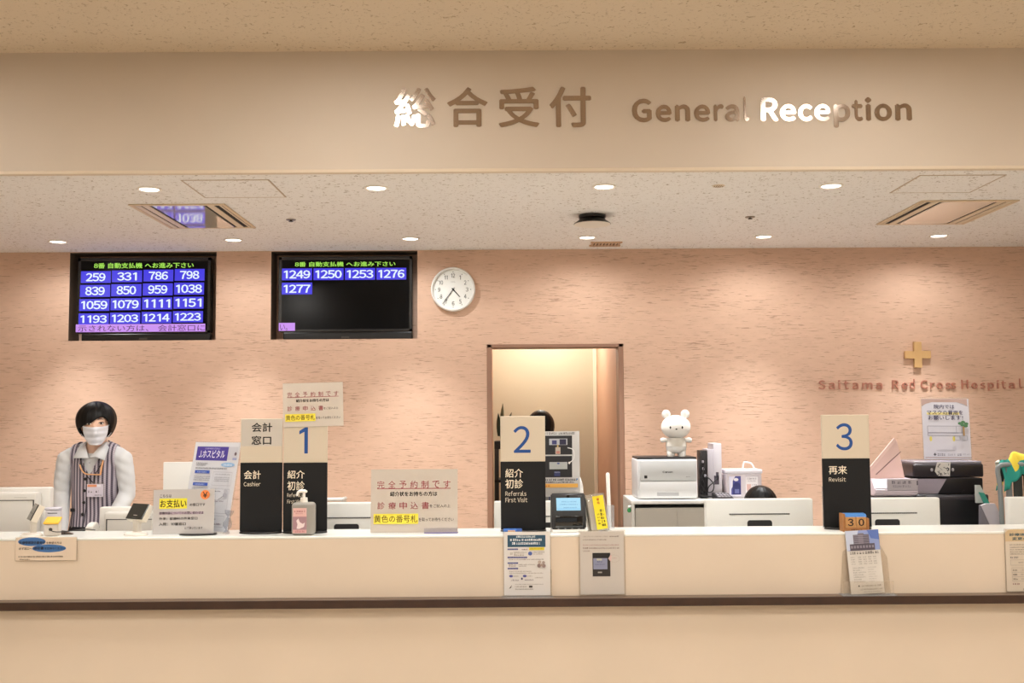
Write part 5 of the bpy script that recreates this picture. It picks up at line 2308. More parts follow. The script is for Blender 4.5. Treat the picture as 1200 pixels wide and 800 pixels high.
# patterned card taped on the lid
t = thing('pattern_card', 'pale card with black scribbled pattern taped on the black printer lid', 'card', (x0 + AX(1103), YM2 - .026, ZB + AZ(557.6)))
W_, H_ = 18.4 / 198, 16.0 / 198
s = Sheet(1093.4, 541.8, 1111.8, 557.8, W_, H_, skip_base=True)
s.poly([(1096.4, 541.8), (1111.8, 541.8), (1110.6, 557.8), (1097, 557.2), (1093.4, 552)], '#dcd9d4')
rnd = random.Random(21)
for k in range(26):
    x, y = rnd.uniform(1096.5, 1109.5), rnd.uniform(543.5, 556)
    a_ = rnd.uniform(0, 3.14)
    l_ = rnd.uniform(.7, 1.9)
    s.line(x - l_ * math.cos(a_), y - l_ * math.sin(a_), x + l_ * math.cos(a_), y + l_ * math.sin(a_), rnd.uniform(.4, .9), rnd.choice(('#2c2a2c', '#4a484a', '#6a686a')))
s.done('card_face', t)
b = NB()
prism(b, [(s.X(x), s.Z(y)) for x, y in ((1096.4, 541.8), (1111.8, 541.8), (1110.6, 557.8), (1097, 557.2), (1093.4, 552))], .0, .002)
fixn(b)
link('card_back', b, mat('#c8c4be', 0.6), t)

# document printer with its raised triangular paper guide
YDP = 6.16
x0, _ = at(1045, 580, YDP)
t = thing('document_printer', 'lilac white document printer with raised triangular guide tinted with pink wall light, right of sign 3', 'printer', (x0, YDP, ZT))
DX = lambda px: at(px, 575, YDP, x0)[0]
DZ_ = lambda py: at(1045, py, YDP, 0, ZT)[1]
b = NB()
box(b, DX(1022), DX(1073.5), .0, .30, 0, DZ_(582), 0, .010, 3)
link('body', b, mat('#3f3a42', 0.4), t, 40)
b = NB()
xprism(b, [(-.03, DZ_(578)), (-.012, DZ_(581)), (.26, DZ_(581)), (.26, DZ_(560)), (.02, DZ_(562)), (-.03, DZ_(572))], DX(1023.5), DX(1073.8))
fixn(b)
bmesh.ops.bevel(b, geom=list(b.edges), offset=.006, segments=2, affect='EDGES')
link('cover', b, mat('#d3c7d0', 0.35), t, 40)
s = Sheet(200, 262, 540, 390, DX(1073.4) - DX(1037.6), DZ_(559.6) - DZ_(573.6), skip_base=True)
box(s.b, -s.w / 2, s.w / 2, 0, .012, 0, s.h, s.mi('#b3abb0', .4), .004, 2)
for k, u in enumerate((268, 330, 386, 450)):
    s.fine(u - 18, 282, u + 18, 314, '#6a646c', .15, k)
s.fine(262, 330, 468, 352, '#8a848c')
s.rect(526, 284, 538, 330, '#3a363c')
s.done('control_panel', t, loc=((DX(1073.4) + DX(1037.6)) / 2, -.034, DZ_(574.5)))
b = NB()
tri = [(DX(1022.0), DZ_(562)), (DX(1021.6), DZ_(556)), (DX(1057.0), DZ_(514.5)), (DX(1060.6), DZ_(516)), (DX(1068.6), DZ_(562))]
prism(b, tri, .10, .112)
fixn(b)
bmesh.ops.bevel(b, geom=list(b.edges), offset=.003, segments=2, affect='EDGES')
gd = link('paper_guide', b, mat('#e9c9c0', 0.5), t, 40)  # guide and rim: pink light from the wall is put into their colour
b = NB()
prism(b, [(DX(1021.6), DZ_(558.5)), (DX(1021.2), DZ_(553.8)), (DX(1056.4), DZ_(513.4)), (DX(1058), DZ_(517.6))], .088, .10)
fixn(b)
link('guide_rim', b, mat('#f0d2c8', 0.5), gd)
b = NB()
tube(b, [(DX(1034), .098, DZ_(557)), (DX(1064.5), .098, DZ_(529.6))], .0022, 6)
link('guide_seam', b, mat('#8a6a68', 0.6), gd)
g = P(1062, 582.4, 6.12)
t = thing('paper_sheet', 'white sheet of paper lying before the lilac document printer', 'paper', (g.x, 6.105, ZT), (0, 0, R(3)))
hh = P(1062, 581.2, 6.12).z - ZT
b = NB()
grid(b, lambda u, v: Vector((-.11 + .22 * u, -.02 + .05 * v, .25 * 0 + .004 + .003 * math.sin(6 * u))), 8, 2)
o = link('sheet', b, mat('#eae6ee', 0.6), t)
o.modifiers.new('thickness', 'SOLIDIFY').thickness = .0012

# mask poster standing on the multifunction printer
YK = 6.44
a, c = P(1083.2, 538.6, YK), P(1136.0, 467.6, YK)
ztop = ZB + AZ(540.2)
t = thing('mask_poster', 'grey poster asking visitors to wear masks, standing on the black printer', 'poster', ((a.x + c.x) / 2, YK, ztop), (R(-4), R(.6), 0))
zK = lambda u, v: (1020 + u / 8, 460 + v / 8)
W_, H_ = c.x - a.x, c.z - ztop
s = Sheet(1083.2, 467.6, 1136.4, 538.6, W_, H_, '#c9c6cc', .002)
pts = [zK(503, 62), zK(916, 62), zK(918, 128)]
for k in range(13):
    a_ = math.pi * k / 12
    pts.append(zK(712 + 205 * math.cos(a_), 128 - 42 * math.sin(a_)))
s.poly([zK(503, 62), zK(918, 62), zK(918, 92), zK(503, 92)], '#b0958a')
s.poly([zK(503, 92), zK(600, 92), zK(540, 108), zK(505, 132)], '#b0958a')
s.poly([zK(822, 92), zK(918, 92), zK(918, 132), zK(884, 108)], '#b0958a')
s.rect(*zK(548, 188), *zK(842, 210), '#e2d488')


def kt(t_, u0, v0, u1, v1, off=.018):
    p0, p1 = zK(u0, v0), zK(u1, v1)
    s.text(t_, p0[0], p0[1], p1[0], p1[1], '#3a3450', off)


kt('院内では', 615, 114, 800, 154)
kt('マスクの着用を', 550, 168, 876, 210)
kt('お願いします！', 558, 220, 874, 260)
s.frame(*zK(548, 318), *zK(862, 378), .55, '#8f8c94')
s.frame(*zK(548, 384), *zK(868, 408), .5, '#8f8c94')
s.line(*zK(806, 318), *zK(806, 378), .45, '#8f8c94')
s.rect(*zK(866, 320), *zK(880, 408), '#b08a54')
for (u, v) in ((842, 292), (870, 280), (898, 296), (862, 306), (892, 316)):
    p0 = zK(u, v)
    s.ell(p0[0], p0[1], 2.4, 1.7, '#4e7a52')
s.frame(*zK(786, 410), *zK(900, 452), .5, '#9a979e')
s.rect(*zK(830, 416), *zK(860, 446), '#a5a2a8')
for u in (570, 778):
    p0 = zK(u, 438)
    s.ell(p0[0], p0[1], 1.5, 3.0, '#d8c862')
s.ell(*zK(700, 546), 11, 1.1, '#b3b0b6')
p0 = zK(600, 584)
s.rect(p0[0] - .6, p0[1] - 1.6, p0[0] + .6, p0[1] + 1.6, '#4a464e')
s.rect(p0[0] - 1.6, p0[1] - .6, p0[0] + 1.6, p0[1] + .6, '#4a464e')
s.fine(*zK(622, 574), *zK(700, 596), '#7c7880')
s.fine(*zK(715, 576), *zK(784, 594), '#a29ea6')
s.fine(*zK(800, 574), *zK(842, 594), '#6a666e')
s.fine(*zK(850, 574), *zK(920, 590), '#a8a4ac')
s.rect(*zK(512, 610), *zK(930, 618), '#a08a84')
s.done('poster_sheet', t, loc=(0, 0, .004))
b = NB()
box(b, -W_ / 2 - .004, W_ / 2 + .006, .0025, .005, 0, H_ + .014)
box(b, -W_ / 2 - .004, W_ / 2 + .006, -.02, .04, 0, .003)
link('clear_holder', b, M_ACRYL, t)

# --- grey framed chair at the right edge with a coloured cloth, and a leaning white board
YCH = 5.92
x0, _ = at(1205, 580, YCH)
t = thing('office_chair', 'grey framed high backed chair at the right edge behind the counter', 'chair', (x0, YCH, 0))
cX = lambda px: at(px, 580, YCH, x0)[0]
cZ = lambda py: at(1205, py, YCH)[1]
b = NB()
wch = cX(1237)
pts = spline([(cX(1174.5), 0, .50), (cX(1172.5), .0, cZ(580)), (cX(1171.2), .01, cZ(552)), (cX(1174), .01, cZ(545.6)), (cX(1181), .01, cZ(544.2)), (cX(1200), .01, cZ(544.0)), (cX(1228), .01, cZ(544)), (cX(1236), .01, cZ(546)), (cX(1239), .01, cZ(552)), (cX(1237.5), 0, cZ(580)), (cX(1235.5), 0, .50)], 6)
tube(b, pts, .013, 12)
link('back_frame', b, mat('#848a8a', 0.45), t, 60)
b = NB()
box(b, cX(1181), cX(1188), .012, .022, .56, cZ(548), 0, .003, 2)
link('back_slat', b, mat('#7a7e80', 0.55), t)
b = NB()
box(b, cX(1189), cX(1199.5), .0, .02, .60, cZ(548), 0, .010, 3)
box(b, cX(1201), cX(1234), .0, .02, .60, cZ(548), 0, .010, 3)
link('back_pad', b, mat('#2c2e2a', 0.7), t, 40)
b = NB()
box(b, -.23, .23, -.46, .02, .44, .50, 0, .02, 4)
link('seat', b, mat('#3a3c3e', 0.8), t, 40)
b = NB()
cyl(b, (0, -.22, .10), (0, -.22, .44), .025, None, 16)
link('column', b, mat('#4a4c4e', 0.4), t, 40)
for k in range(5):
    a_ = 2 * math.pi * k / 5 + .3
    b = NB()
    tube(b, [(0, -.22, .10), (.26 * math.cos(a_), -.22 + .26 * math.sin(a_), .06)], [.022, .014], 10)
    lg = link('leg', b, mat('#4a4c4e', 0.4), t, 40)
    b = NB()
    ell(b, (.26 * math.cos(a_), -.22 + .26 * math.sin(a_), .028), (.028, .028, .028), 14)
    link('caster', b, mat('#1e1e20', 0.5), lg, 60)
M_CLOTH, nt, bs = nodes_mat('teal_yellow_cloth', 0.85)
tc = N(nt, 'ShaderNodeTexCoord')
vo = N(nt, 'ShaderNodeTexVoronoi', i_Scale=13.0)
mpv = N(nt, 'ShaderNodeMapping')
mpv.inputs['Rotation'].default_value = (0, .7, 0)
mpv.inputs['Scale'].default_value = (1.0, 1.0, .45)
nt.links.new(tc.outputs['Object'], mpv.inputs[0])
nt.links.new(mpv.outputs[0], vo.inputs['Vector'])
sep = N(nt, 'ShaderNodeSeparateColor')
nt.links.new(vo.outputs['Color'], sep.inputs[0])
cr = N(nt, 'ShaderNodeValToRGB')
cr.color_ramp.interpolation = 'CONSTANT'
els = cr.color_ramp.elements
els[0].position, els[0].color = 0.0, hexc('#2f9a8c')
els[1].position, els[1].color = 0.34, hexc('#f0d84a')
for ps, cl in ((.66, '#26312e'), (.76, '#2f9a8c'), (.88, '#e8e4d6')):
    e = els.new(ps)
    e.color = hexc(cl)
nt.links.new(sep.outputs[0], cr.inputs[0])
nt.links.new(cr.outputs[0], bs.inputs['Base Color'])
t = thing('patterned_cloth', 'teal and yellow patterned cloth draped over the grey framed chair', 'cloth', (x0, YCH, 0))
b = NB()


def drape(u, v):
    # v: 0 hangs in front of the frame, 1 hangs behind; u across
    px = 1176 + 62 * u
    top = cZ(527.5 + 9 * abs(u - .42) ** 1.3 * 4 + 1.2 * math.sin(15 * u))
    a_ = (v - .5) * 2
    y = .012 + .055 * math.sin(a_ * 1.5) + .012 * math.sin(u * 20 + 3 * v)
    drop = .012 + .16 * max(0, abs(a_) - .25) * (1.0 if u > .12 else 1.35)
    return Vector((cX(px) + .012 * math.sin(9 * v + 5 * u), y + .03, top - drop + .008 * math.sin(26 * u)))


grid(b, drape, 40, 18)
o = link('cloth', b, M_CLOTH, t, 70)
o.modifiers.new('thickness', 'SOLIDIFY').thickness = .004

YL = 6.015
t = thing('leaning_board', 'pale board leaning beside the black printers, teal band behind it', 'board', (P(1164, 600, YL).x, YL, 0))
lx = lambda px: P(px, 600, YL).x - P(1164, 600, YL).x
lz = lambda py: P(1164, py, YL).z
b = NB()
prism(b, [(lx(1150), lz(592)), (lx(1156), lz(590)), (lx(1166.5), lz(590)), (lx(1262), 0), (lx(1240), 0)], .0, .02)
fixn(b)
link('board', b, mat('#cfc9d0', 0.5), t)
b = NB()
prism(b, [(lx(1150), lz(592)), (lx(1160), lz(592)), (lx(1240), 0), (lx(1140), 0)], .004, .03)
fixn(b)
link('side_panel', b, mat('#7c7880', 0.5), t)
b = NB()
prism(b, [(lx(1152), lz(577)), (lx(1158), lz(578)), (lx(1270), 0), (lx(1250), 0)], .04, .05)
fixn(b)
link('teal_band', b, mat('#3f9a86', 0.6), t)
b = NB()
prism(b, [(lx(1150), lz(569)), (lx(1155), lz(569)), (lx(1159), lz(577)), (lx(1159), lz(590)), (lx(1150), lz(590))], .055, .075)
fixn(b)
link('grey_top', b, mat('#c4c8c4', 0.6), t)


# ================================================================== people
def skin_mat(name, col):
    m, nt, b = nodes_mat(name, 0.5)
    b.inputs['Base Color'].default_value = hexc(col)
    b.inputs['Subsurface Weight'].default_value = 0.12
    b.inputs['Subsurface Radius'].default_value = (0.012, 0.006, 0.004)
    return m


M_SKIN = skin_mat('skin', '#ecc2a8')
M_HAIR, nt, bs = nodes_mat('black_hair', 0.42)
tc = N(nt, 'ShaderNodeTexCoord')
mp = N(nt, 'ShaderNodeMapping')
mp.inputs['Scale'].default_value = (260, 260, 14)
nz = N(nt, 'ShaderNodeTexNoise', i_Scale=1.0, i_Detail=2.0)
bp = N(nt, 'ShaderNodeBump', i_Strength=0.35, i_Distance=0.002)
nt.links.new(tc.outputs['Object'], mp.inputs[0])
nt.links.new(mp.outputs[0], nz.inputs['Vector'])
nt.links.new(nz.outputs['Fac'], bp.inputs['Height'])
nt.links.new(bp.outputs[0], bs.inputs['Normal'])
bs.inputs['Base Color'].default_value = hexc('#0c0908')
bs.inputs['Specular IOR Level'].default_value = 0.22


def capsule(b, p0, r0, p1, r1, n=16, flat=1.0, rings=4):
    """closed tapered capsule; flat squeezes it along y"""
    p0, p1 = Vector(p0), Vector(p1)
    d = (p1 - p0)
    L = d.length
    t = d / L
    ref = Vector((0, 1, 0)) if abs(t.y) < .9 else Vector((1, 0, 0))
    u = ref.cross(t).normalized()
    v = t.cross(u)
    prof = []
    for k in range(rings + 1):
        a = -math.pi / 2 + math.pi / 2 * k / rings
        prof.append((p0 + t * r0 * math.sin(a), max(r0 * math.cos(a), 1e-5)))
    for k in range(rings + 1):
        a = math.pi / 2 * k / rings
        prof.append((p1 + t * r1 * math.sin(a), max(r1 * math.cos(a), 1e-5)))
    rs = []
    for c, r in prof:
        rs.append([b.verts.new(c + (u * math.cos(2 * math.pi * k / n) + v * math.sin(2 * math.pi * k / n) * flat) * r) for k in range(n)])
    for a, c in zip(rs, rs[1:]):
        for k in range(n):
            b.faces.new((a[k], a[(k + 1) % n], c[(k + 1) % n], c[k]))
    b.faces.new(rs[0][::-1])
    b.faces.new(rs[-1])


def chain(b, pts, rs, flat=1.0):
    for (p0, r0), (p1, r1) in zip(zip(pts, rs), list(zip(pts, rs))[1:]):
        capsule(b, p0, r0, p1, r1, flat=flat)


def fuse(b, voxel, smooth=6, fac=0.5):
    """melt overlapping closed shapes into one continuous surface; returns a bmesh"""
    bmesh.ops.recalc_face_normals(b, faces=list(b.faces))
    me = bpy.data.meshes.new('f')
    b.to_mesh(me)
    b.free()
    o = bpy.data.objects.new('f', me)
    COL.objects.link(o)
    m = o.modifiers.new('r', 'REMESH')
    m.mode = 'VOXEL'
    m.voxel_size = voxel
    sm = o.modifiers.new('s', 'SMOOTH')
    sm.factor = fac
    sm.iterations = smooth
    dg = bpy.context.evaluated_depsgraph_get()
    me2 = bpy.data.meshes.new_from_object(o.evaluated_get(dg))
    out = bmesh.new()
    out.from_mesh(me2)
    bpy.data.objects.remove(o)
    bpy.data.meshes.remove(me)
    bpy.data.meshes.remove(me2)
    return out


def hand(b, wrist, d, side, curl=0.35, palm_n=Vector((0, 0, -1))):
    """palm, four unequal bent fingers and a thumb, continuing the forearm direction d"""
    d = Vector(d).normalized()
    n = (palm_n - d * palm_n.dot(d)).normalized()
    w = d.cross(n) * side
    wrist = Vector(wrist)
    capsule(b, wrist, .021, wrist + d * .03, .026, flat=.75)
    pal = wrist + d * .045
    for k in range(4):
        o = (-.027 + .018 * k)
        capsule(b, pal - d * .02 + w * o * .8, .0135, pal + d * .042 + w * o, .0115)
    for k, ln in enumerate((.066, .076, .072, .056)):
        o = (-.027 + .018 * k)
        p = pal + d * .042 + w * o
        ang = curl * .6
        dd = d
        for j, f in enumerate((.44, .32, .24)):
            dd = (d * math.cos(ang) + n * math.sin(ang)).normalized()
            q = p + dd * ln * f
            capsule(b, p, .0092 - .0008 * j, q, .0086 - .0008 * j, n=10)
            p = q
            ang += curl
    p = pal - d * .022 - w * .030
    dd = (d * .72 - w * .62 + n * .25).normalized()
    q = p + dd * .036
    capsule(b, p, .0125, q, .0105, n=10)
    dd = (d * .92 - w * .25 + n * .3).normalized()
    capsule(b, q, .0105, q + dd * .030, .0085, n=10)


def head_shapes(b, c, M):
    """skull, jaw, nose, lips, ears, brow; face towards -y before M"""
    q = lambda x, y, z: c + M @ Vector((x, y, z))

    def e(x, y, z, rx, ry, rz):
        ell(b, q(x, y, z), (rx, ry, rz), 20, 0, M)
    e(0, .012, .035, .074, .092, .078)
    e(0, -.012, -.01, .064, .078, .085)
    e(0, -.030, -.062, .046, .052, .040)
    e(0, -.058, -.086, .024, .022, .018)
    for s in (-1, 1):
        e(s * .032, -.052, -.024, .024, .024, .026)
        e(s * .027, -.068, .022, .024, .012, .009)
        e(s * .073, .012, -.012, .008, .018, .030)
    capsule(b, q(0, -.084, .008), .009, q(0, -.100, -.028), .012)
    e(0, -.096, -.032, .018, .014, .010)
    e(0, -.086, -.058, .022, .010, .006)
    e(0, -.084, -.068, .018, .011, .007)


def eyes(parent, c, M):
    for s in (-1, 1):
        p = c + M @ Vector((s * .0305, -.0815, .006))
        b = NB()
        ell(b, p, (.0135, .006, .0048), 18, 0, M)
        e_ = link('eye', b, mat('#ece4dc', 0.2), parent, 60)
        b = NB()
        ell(b, p + M @ Vector((0, -.0042, 0)), (.0058, .0026, .0048), 16, 0, M)
        link('iris', b, mat('#1d120d', 0.12), e_, 60)
        b = NB()
        tube(b, [p + M @ Vector((s * (-.0145 + .0072 * k), -.0045 + abs(k - 2) * .0016, (.0028, .0052, .0060, .0050, .0014)[k])) for k in range(5)], [.0012, .0022, .0026, .0026, .0016], 8)
        link('upper_lid', b, mat('#2a1a14', 0.5), parent, 60)
        b = NB()
        tube(b, [p + M @ Vector((s * (-.018 + .0095 * k), -.0015 + abs(k - 1.6) * .0022, .0205 + (.0, .003, .0035, .0005)[k])) for k in range(4)], [.0012, .0019, .0017, .0008], 8)
        link('eyebrow', b, mat('#2b1d18', 0.7), parent, 60)


def hair_shell(parent, c, M, rx, ry, rz_up, rz_dn, low, part=None, thick=.012, nu=120, nv=26):
    """one shell of hair on an ellipsoid; low(phi) gives its lower edge (z below/above the centre)"""
    def f(u, v):
        phi = 2 * math.pi * u - math.pi           # 0 = the face, + = viewer's right
        zl = low(phi)
        th1 = math.acos(max(-.999, min(.999, zl / (rz_up if zl > 0 else rz_dn))))
        th = max(.0001, th1 * v)
        rz = rz_up if math.cos(th) > 0 else rz_dn
        k = 1.0 + .012 * math.sin(phi * 17 + 3 * v) * v + .008 * math.sin(phi * 41) * v
        if part is not None:
            d = (phi - part + math.pi) % (2 * math.pi) - math.pi
            k -= .055 * math.exp(-(d / .16) ** 2) * math.exp(-((v - .30) / .35) ** 2) if v < 1 else 0
        x = rx * math.sin(th) * math.sin(phi) * k
        y = -ry * math.sin(th) * math.cos(phi) * k
        z = rz * math.cos(th) * (1 - (1 - k) * .8)
        return c + M @ Vector((x, y, z))
    b = NB()
    grid(b, f, nu, nv, 0, True)
    bmesh.ops.remove_doubles(b, verts=list(b.verts), dist=.0004)
    fixn(b)
    o = link('hair', b, M_HAIR, parent, 75)
    m = o.modifiers.new('thickness', 'SOLIDIFY')
    m.thickness = thick
    m.offset = -1
    return o


def smoothstep(a, c, x):
    t = max(0.0, min(1.0, (x - a) / (c - a)))
    return t * t * (3 - 2 * t)


# ------------------------------------------------------------------ the standing receptionist
YW = 5.80
WK = YW / 1250.0 * 1.0
U0 = 110.0
gw = P(U0, 560, YW)
HZ = lambda py: P(U0, py, YW).z
HX = lambda px, py=540: P(px, py, YW).x - gw.x
woman = thing('person', 'standing person with black bob, white face mask and striped vest behind the counter', 'person', (gw.x, YW, 0))
zsh = HZ(533)                                  # shoulder joint height
hc = Vector((HX(115.2, 495), -.028, HZ(496.5)))   # eye-level centre of the head
HM = Euler((R(3), R(-2.0), R(17))).to_matrix()

# one continuous body
b = NB()
K = 1.05
head_shapes(b, hc, HM * 1.02 if False else HM)
neck0 = Vector((HX(112), .012, HZ(536)))
chain(b, [neck0 + Vector((0, .01, -.05)), neck0, hc + HM @ Vector((0, .018, -.06))], [.058, .050, .050])
shL, shR = Vector((HX(77.5), 0, zsh - .022)), Vector((HX(144.5), .0, zsh - .022))
chain(b, [shL + Vector((.05, .01, -.005)), Vector((HX(111), .015, zsh + .0)), shR + Vector((-.05, .01, -.005))], [.055, .072, .055], .8)
chain(b, [(0.0, .015, zsh - .06), (0.005, .01, HZ(575)), (0.0, .015, HZ(600)), (0, .02, .95)], [.102, .096, .090, .098], .72)
elL, elR = Vector((HX(72.5), .01, HZ(580))), Vector((HX(149), .01, HZ(579)))
wrL, wrR = Vector((HX(91), -.215, .885)), Vector((HX(137), -.235, .875))
for sh, el, wr, sd in ((shL, elL, wrL, -1), (shR, elR, wrR, 1)):
    chain(b, [sh, el], [.046, .037])
    chain(b, [el, wr], [.037, .024])
    hand(b, wr, (wr - el) * .4 + Vector((-.01 * sd, -.12, -.16)), sd, .25)
for sd in (-1, 1):
    chain(b, [(sd * .062, .02, .90), (sd * .072, .0, .50), (sd * .08, .025, .09)], [.072, .054, .037])
    chain(b, [(sd * .08, .03, .05), (sd * .085, -.13, .03)], [.034, .026])
body = fuse(b, .0062, 5)
link('body', body, M_SKIN, woman, 80)
eyes(woman, hc, HM)


# hair: bob with a swept fringe parted on the viewer's right
def bob(phi):
    d = math.degrees(phi)
    # visible edge heights, relative to the hair centre
    if d < -72:
        z = -.078 - .020 * smoothstep(-72, -120, d) if d > -120 else -.098
        if d >= -72:
            z = -.03
    elif d < 20:
        z = -.040 + .023 * smoothstep(-64, -20, d) + .037 * smoothstep(-26, 22, d)
    elif d < 44:
        z = .020 - .03 * smoothstep(24, 46, d)
    elif d < 58:
        z = -.009 - .059 * smoothstep(44, 56, d)
    else:
        z = -.068 - .03 * smoothstep(58, 110, d)
    if -72 <= d < -64:
        z = -.078 + .038 * smoothstep(-72, -64, d)
    return z


hcen = hc + Vector((-.006, .016, .022))
hair_shell(woman, hcen, HM, .1045, .112, .100, .118, bob, R(14), .014)

# mask with pleats and ear loops
b = NB()


def mask(u, v, off=0.0):
    a_ = (u - .5) * 2 * R(56) * (1 - .85 * max(0, v - .30) ** 1.7)
    zz = -.012 - .084 * v
    r_x = .0750 - .016 * v * v
    r_y = .109 - .012 * v * v + .017 * math.exp(-((v - .25) / .3) ** 2) * math.exp(-(a_ / .30) ** 2)
    pl = .0024 * math.sin(2 * math.pi * v * 3.0) * math.cos(a_) ** .5
    x = r_x * math.sin(a_)
    y = -(r_y + pl + off) * math.cos(a_) + .002
    edge = abs(u - .5) * 2
    zz -= .012 * v * v * math.cos(min(abs(u - .5) * 2, 1) * math.pi / 2) ** .6
    zz += (.010 * edge ** 3) * (v - .5) * -1.4
    return hc + HM @ Vector((x, y, zz))


grid(b, mask, 36, 30)
o = link('face_mask', b, mat('#dcdde4', 0.8), woman, 60)
mm = o.modifiers.new('thickness', 'SOLIDIFY')
mm.thickness = .0018
b = NB()
for s, u in ((-1, 0.0), (1, 1.0)):
    p0, p1 = mask(u, .06), mask(u, .94)
    ear = hc + HM @ Vector((s * .080, .022, -.005))
    tube(b, spline([p0, hc + HM @ Vector((s * .083, -.01, .006)), ear, hc + HM @ Vector((s * .082, .0, -.04)), p1], 6), .0014, 6)
link('ear_loop', b, mat('#ececf0', 0.7), o, 60)

# blouse: torso, sleeves, cuffs
b = NB()
chain(b, [shL + Vector((.035, .008, .006)), Vector((HX(111), .018, zsh + .012)), shR + Vector((-.035, .008, .006))], [.062, .078, .062], .82)
chain(b, [(0.0, .014, zsh - .05), (0.005, .01, HZ(575)), (0.0, .015, HZ(600)), (0, .02, .95)], [.116, .110, .103, .122], .74)
for sh, el, wr in ((shL, elL, wrL), (shR, elR, wrR)):
    mid = sh.lerp(el, .5) + Vector((.004 if sh is shR else -.004, 0, 0))
    chain(b, [sh, mid, el], [.049, .047, .044])
    chain(b, [el, el.lerp(wr, .6), el.lerp(wr, .92)], [.044, .042, .031])
bl = fuse(b, .0068, 7)
for v in bl.verts:                              # soft sleeve creases
    if abs(v.co.x) > .12:
        v.co.y += .0022 * math.sin(v.co.z * 120 + v.co.x * 60)
cut = [f for f in bl.faces if (f.calc_center_median() - Vector((HX(113), -.02, HZ(523)))).length < .052]
bmesh.ops.delete(bl, geom=cut, context='FACES')
M_BLOUSE = satin('pale_blouse', '#d9dadb', 0.05, 8.0, 0.75)
blouse = link('blouse', bl, M_BLOUSE, woman, 80)
b = NB()
ell(b, (HX(113.2), -.098, HZ(541)), (.005, .003, .005), 12)
link('blouse_button', b, mat('#c2c2c6', 0.35), blouse, 60)

# collar leaves and stand
b = NB()


def leaf_pts(side):
    if side < 0:
        return [(100.5, 518.5, -.012), (106.0, 523.5, -.066), (112.5, 535.5, -.104), (105.5, 535.0, -.112), (94.5, 535.4, -.098), (95.5, 525.5, -.05)]
    return [(125.5, 517.5, -.030), (121.2, 524, -.072), (113.5, 535.5, -.104), (121.0, 533.5, -.114), (130.6, 538.2, -.098), (131.2, 523.5, -.04)]


for side in (-1, 1):
    b = NB()
    vs = [b.verts.new((HX(px, py), y, P(px, py, YW).z)) for px, py, y in leaf_pts(side)]
    c = b.verts.new(sum((v.co for v in vs), Vector()) / 6 + Vector((0, -.006, 0)))
    for k in range(6):
        b.faces.new((vs[k], vs[(k + 1) % 6], c))
    fixn(b)
    o = link('collar', b, M_BLOUSE, woman, 80)
    m = o.modifiers.new('thickness', 'SOLIDIFY')
    m.thickness = .004

# striped vest
b = NB()
chain(b, [shL + Vector((.045, .008, .010)), Vector((HX(111), .018, zsh + .016)), shR + Vector((-.045, .008, .010))], [.066, .083, .066], .84)
chain(b, [(0.0, .014, zsh - .05), (0.005, .01, HZ(575)), (0.0, .015, HZ(600)), (0, .02, .93)], [.127, .121, .115, .134], .76)
vt = fuse(b, .0062, 5)
cxv = HX(109.5)
zv = HZ(556.5)


def vest_keep(c):
    x, y, z = c
    if z < HZ(619) - .02:
        return False
    if z > HZ(524.5) and abs(x - cxv) < .07:
        return False
    arm = .150 if z < HZ(585) else .150
    # armholes
    top = smoothstep(HZ(575), HZ(540), z)
    lim = .150 - .030 * top
    if abs(x - HX(111.5)) > lim:
        return False
    if y < .01 and z > zv:                      # front neckline
        half = (z - zv) * .46
        if abs(x - cxv - .010) < half:
            return False
    return True


bmesh.ops.delete(vt, geom=[f for f in vt.faces if not vest_keep(f.calc_center_median())], context='FACES')
for it in range(3):
    bmesh.ops.smooth_vert(vt, verts=[v for v in vt.verts if v.is_boundary], factor=.5, use_axis_x=True, use_axis_y=True, use_axis_z=True)
M_VEST, nt, bs = nodes_mat('striped_vest', 0.8)
tc = N(nt, 'ShaderNodeTexCoord')
sp = N(nt, 'ShaderNodeSeparateXYZ')
nt.links.new(tc.outputs['Object'], sp.inputs[0])


def stripes(axis, freq, lo_, hi_):
    m1 = N(nt, 'ShaderNodeMath', operation='MULTIPLY')
    m1.inputs[1].default_value = freq * 2 * math.pi
    nt.links.new(sp.outputs[axis], m1.inputs[0])
    m2 = N(nt, 'ShaderNodeMath', operation='SINE')
    nt.links.new(m1.outputs[0], m2.inputs[0])
    r_ = N(nt, 'ShaderNodeMapRange')
    r_.inputs['From Min'].default_value = lo_
    r_.inputs['From Max'].default_value = hi_
    nt.links.new(m2.outputs[0], r_.inputs['Value'])
    return r_


s1 = stripes('X', 52.0, -.35, .25)
s2 = stripes('Z', 92.0, .2, .9)
mx = N(nt, 'ShaderNodeMix', data_type='RGBA')
mx.inputs['A'].default_value = hexc('#4a4250')
mx.inputs['B'].default_value = hexc('#bdb4bd')
nt.links.new(s1.outputs[0], mx.inputs['Factor'])
mx2 = N(nt, 'ShaderNodeMix', data_type='RGBA')
nt.links.new(mx.outputs['Result'], mx2.inputs['A'])
mx2.inputs['B'].default_value = hexc('#8d8490')
mf = N(nt, 'ShaderNodeMath', operation='MULTIPLY')
mf.inputs[1].default_value = .45
nt.links.new(s2.outputs[0], mf.inputs[0])
nt.links.new(mf.outputs[0], mx2.inputs['Factor'])
nt.links.new(mx2.outputs['Result'], bs.inputs['Base Color'])
vest = link('vest', vt, M_VEST, woman, 80)
m = vest.modifiers.new('thickness', 'SOLIDIFY')
m.thickness = .006
m.offset = 0
from mathutils.bvhtree import BVHTree
_bb = bmesh.new()
_bb.from_mesh(vest.data)
BV = BVHTree.FromBMesh(_bb)
_bb.free()


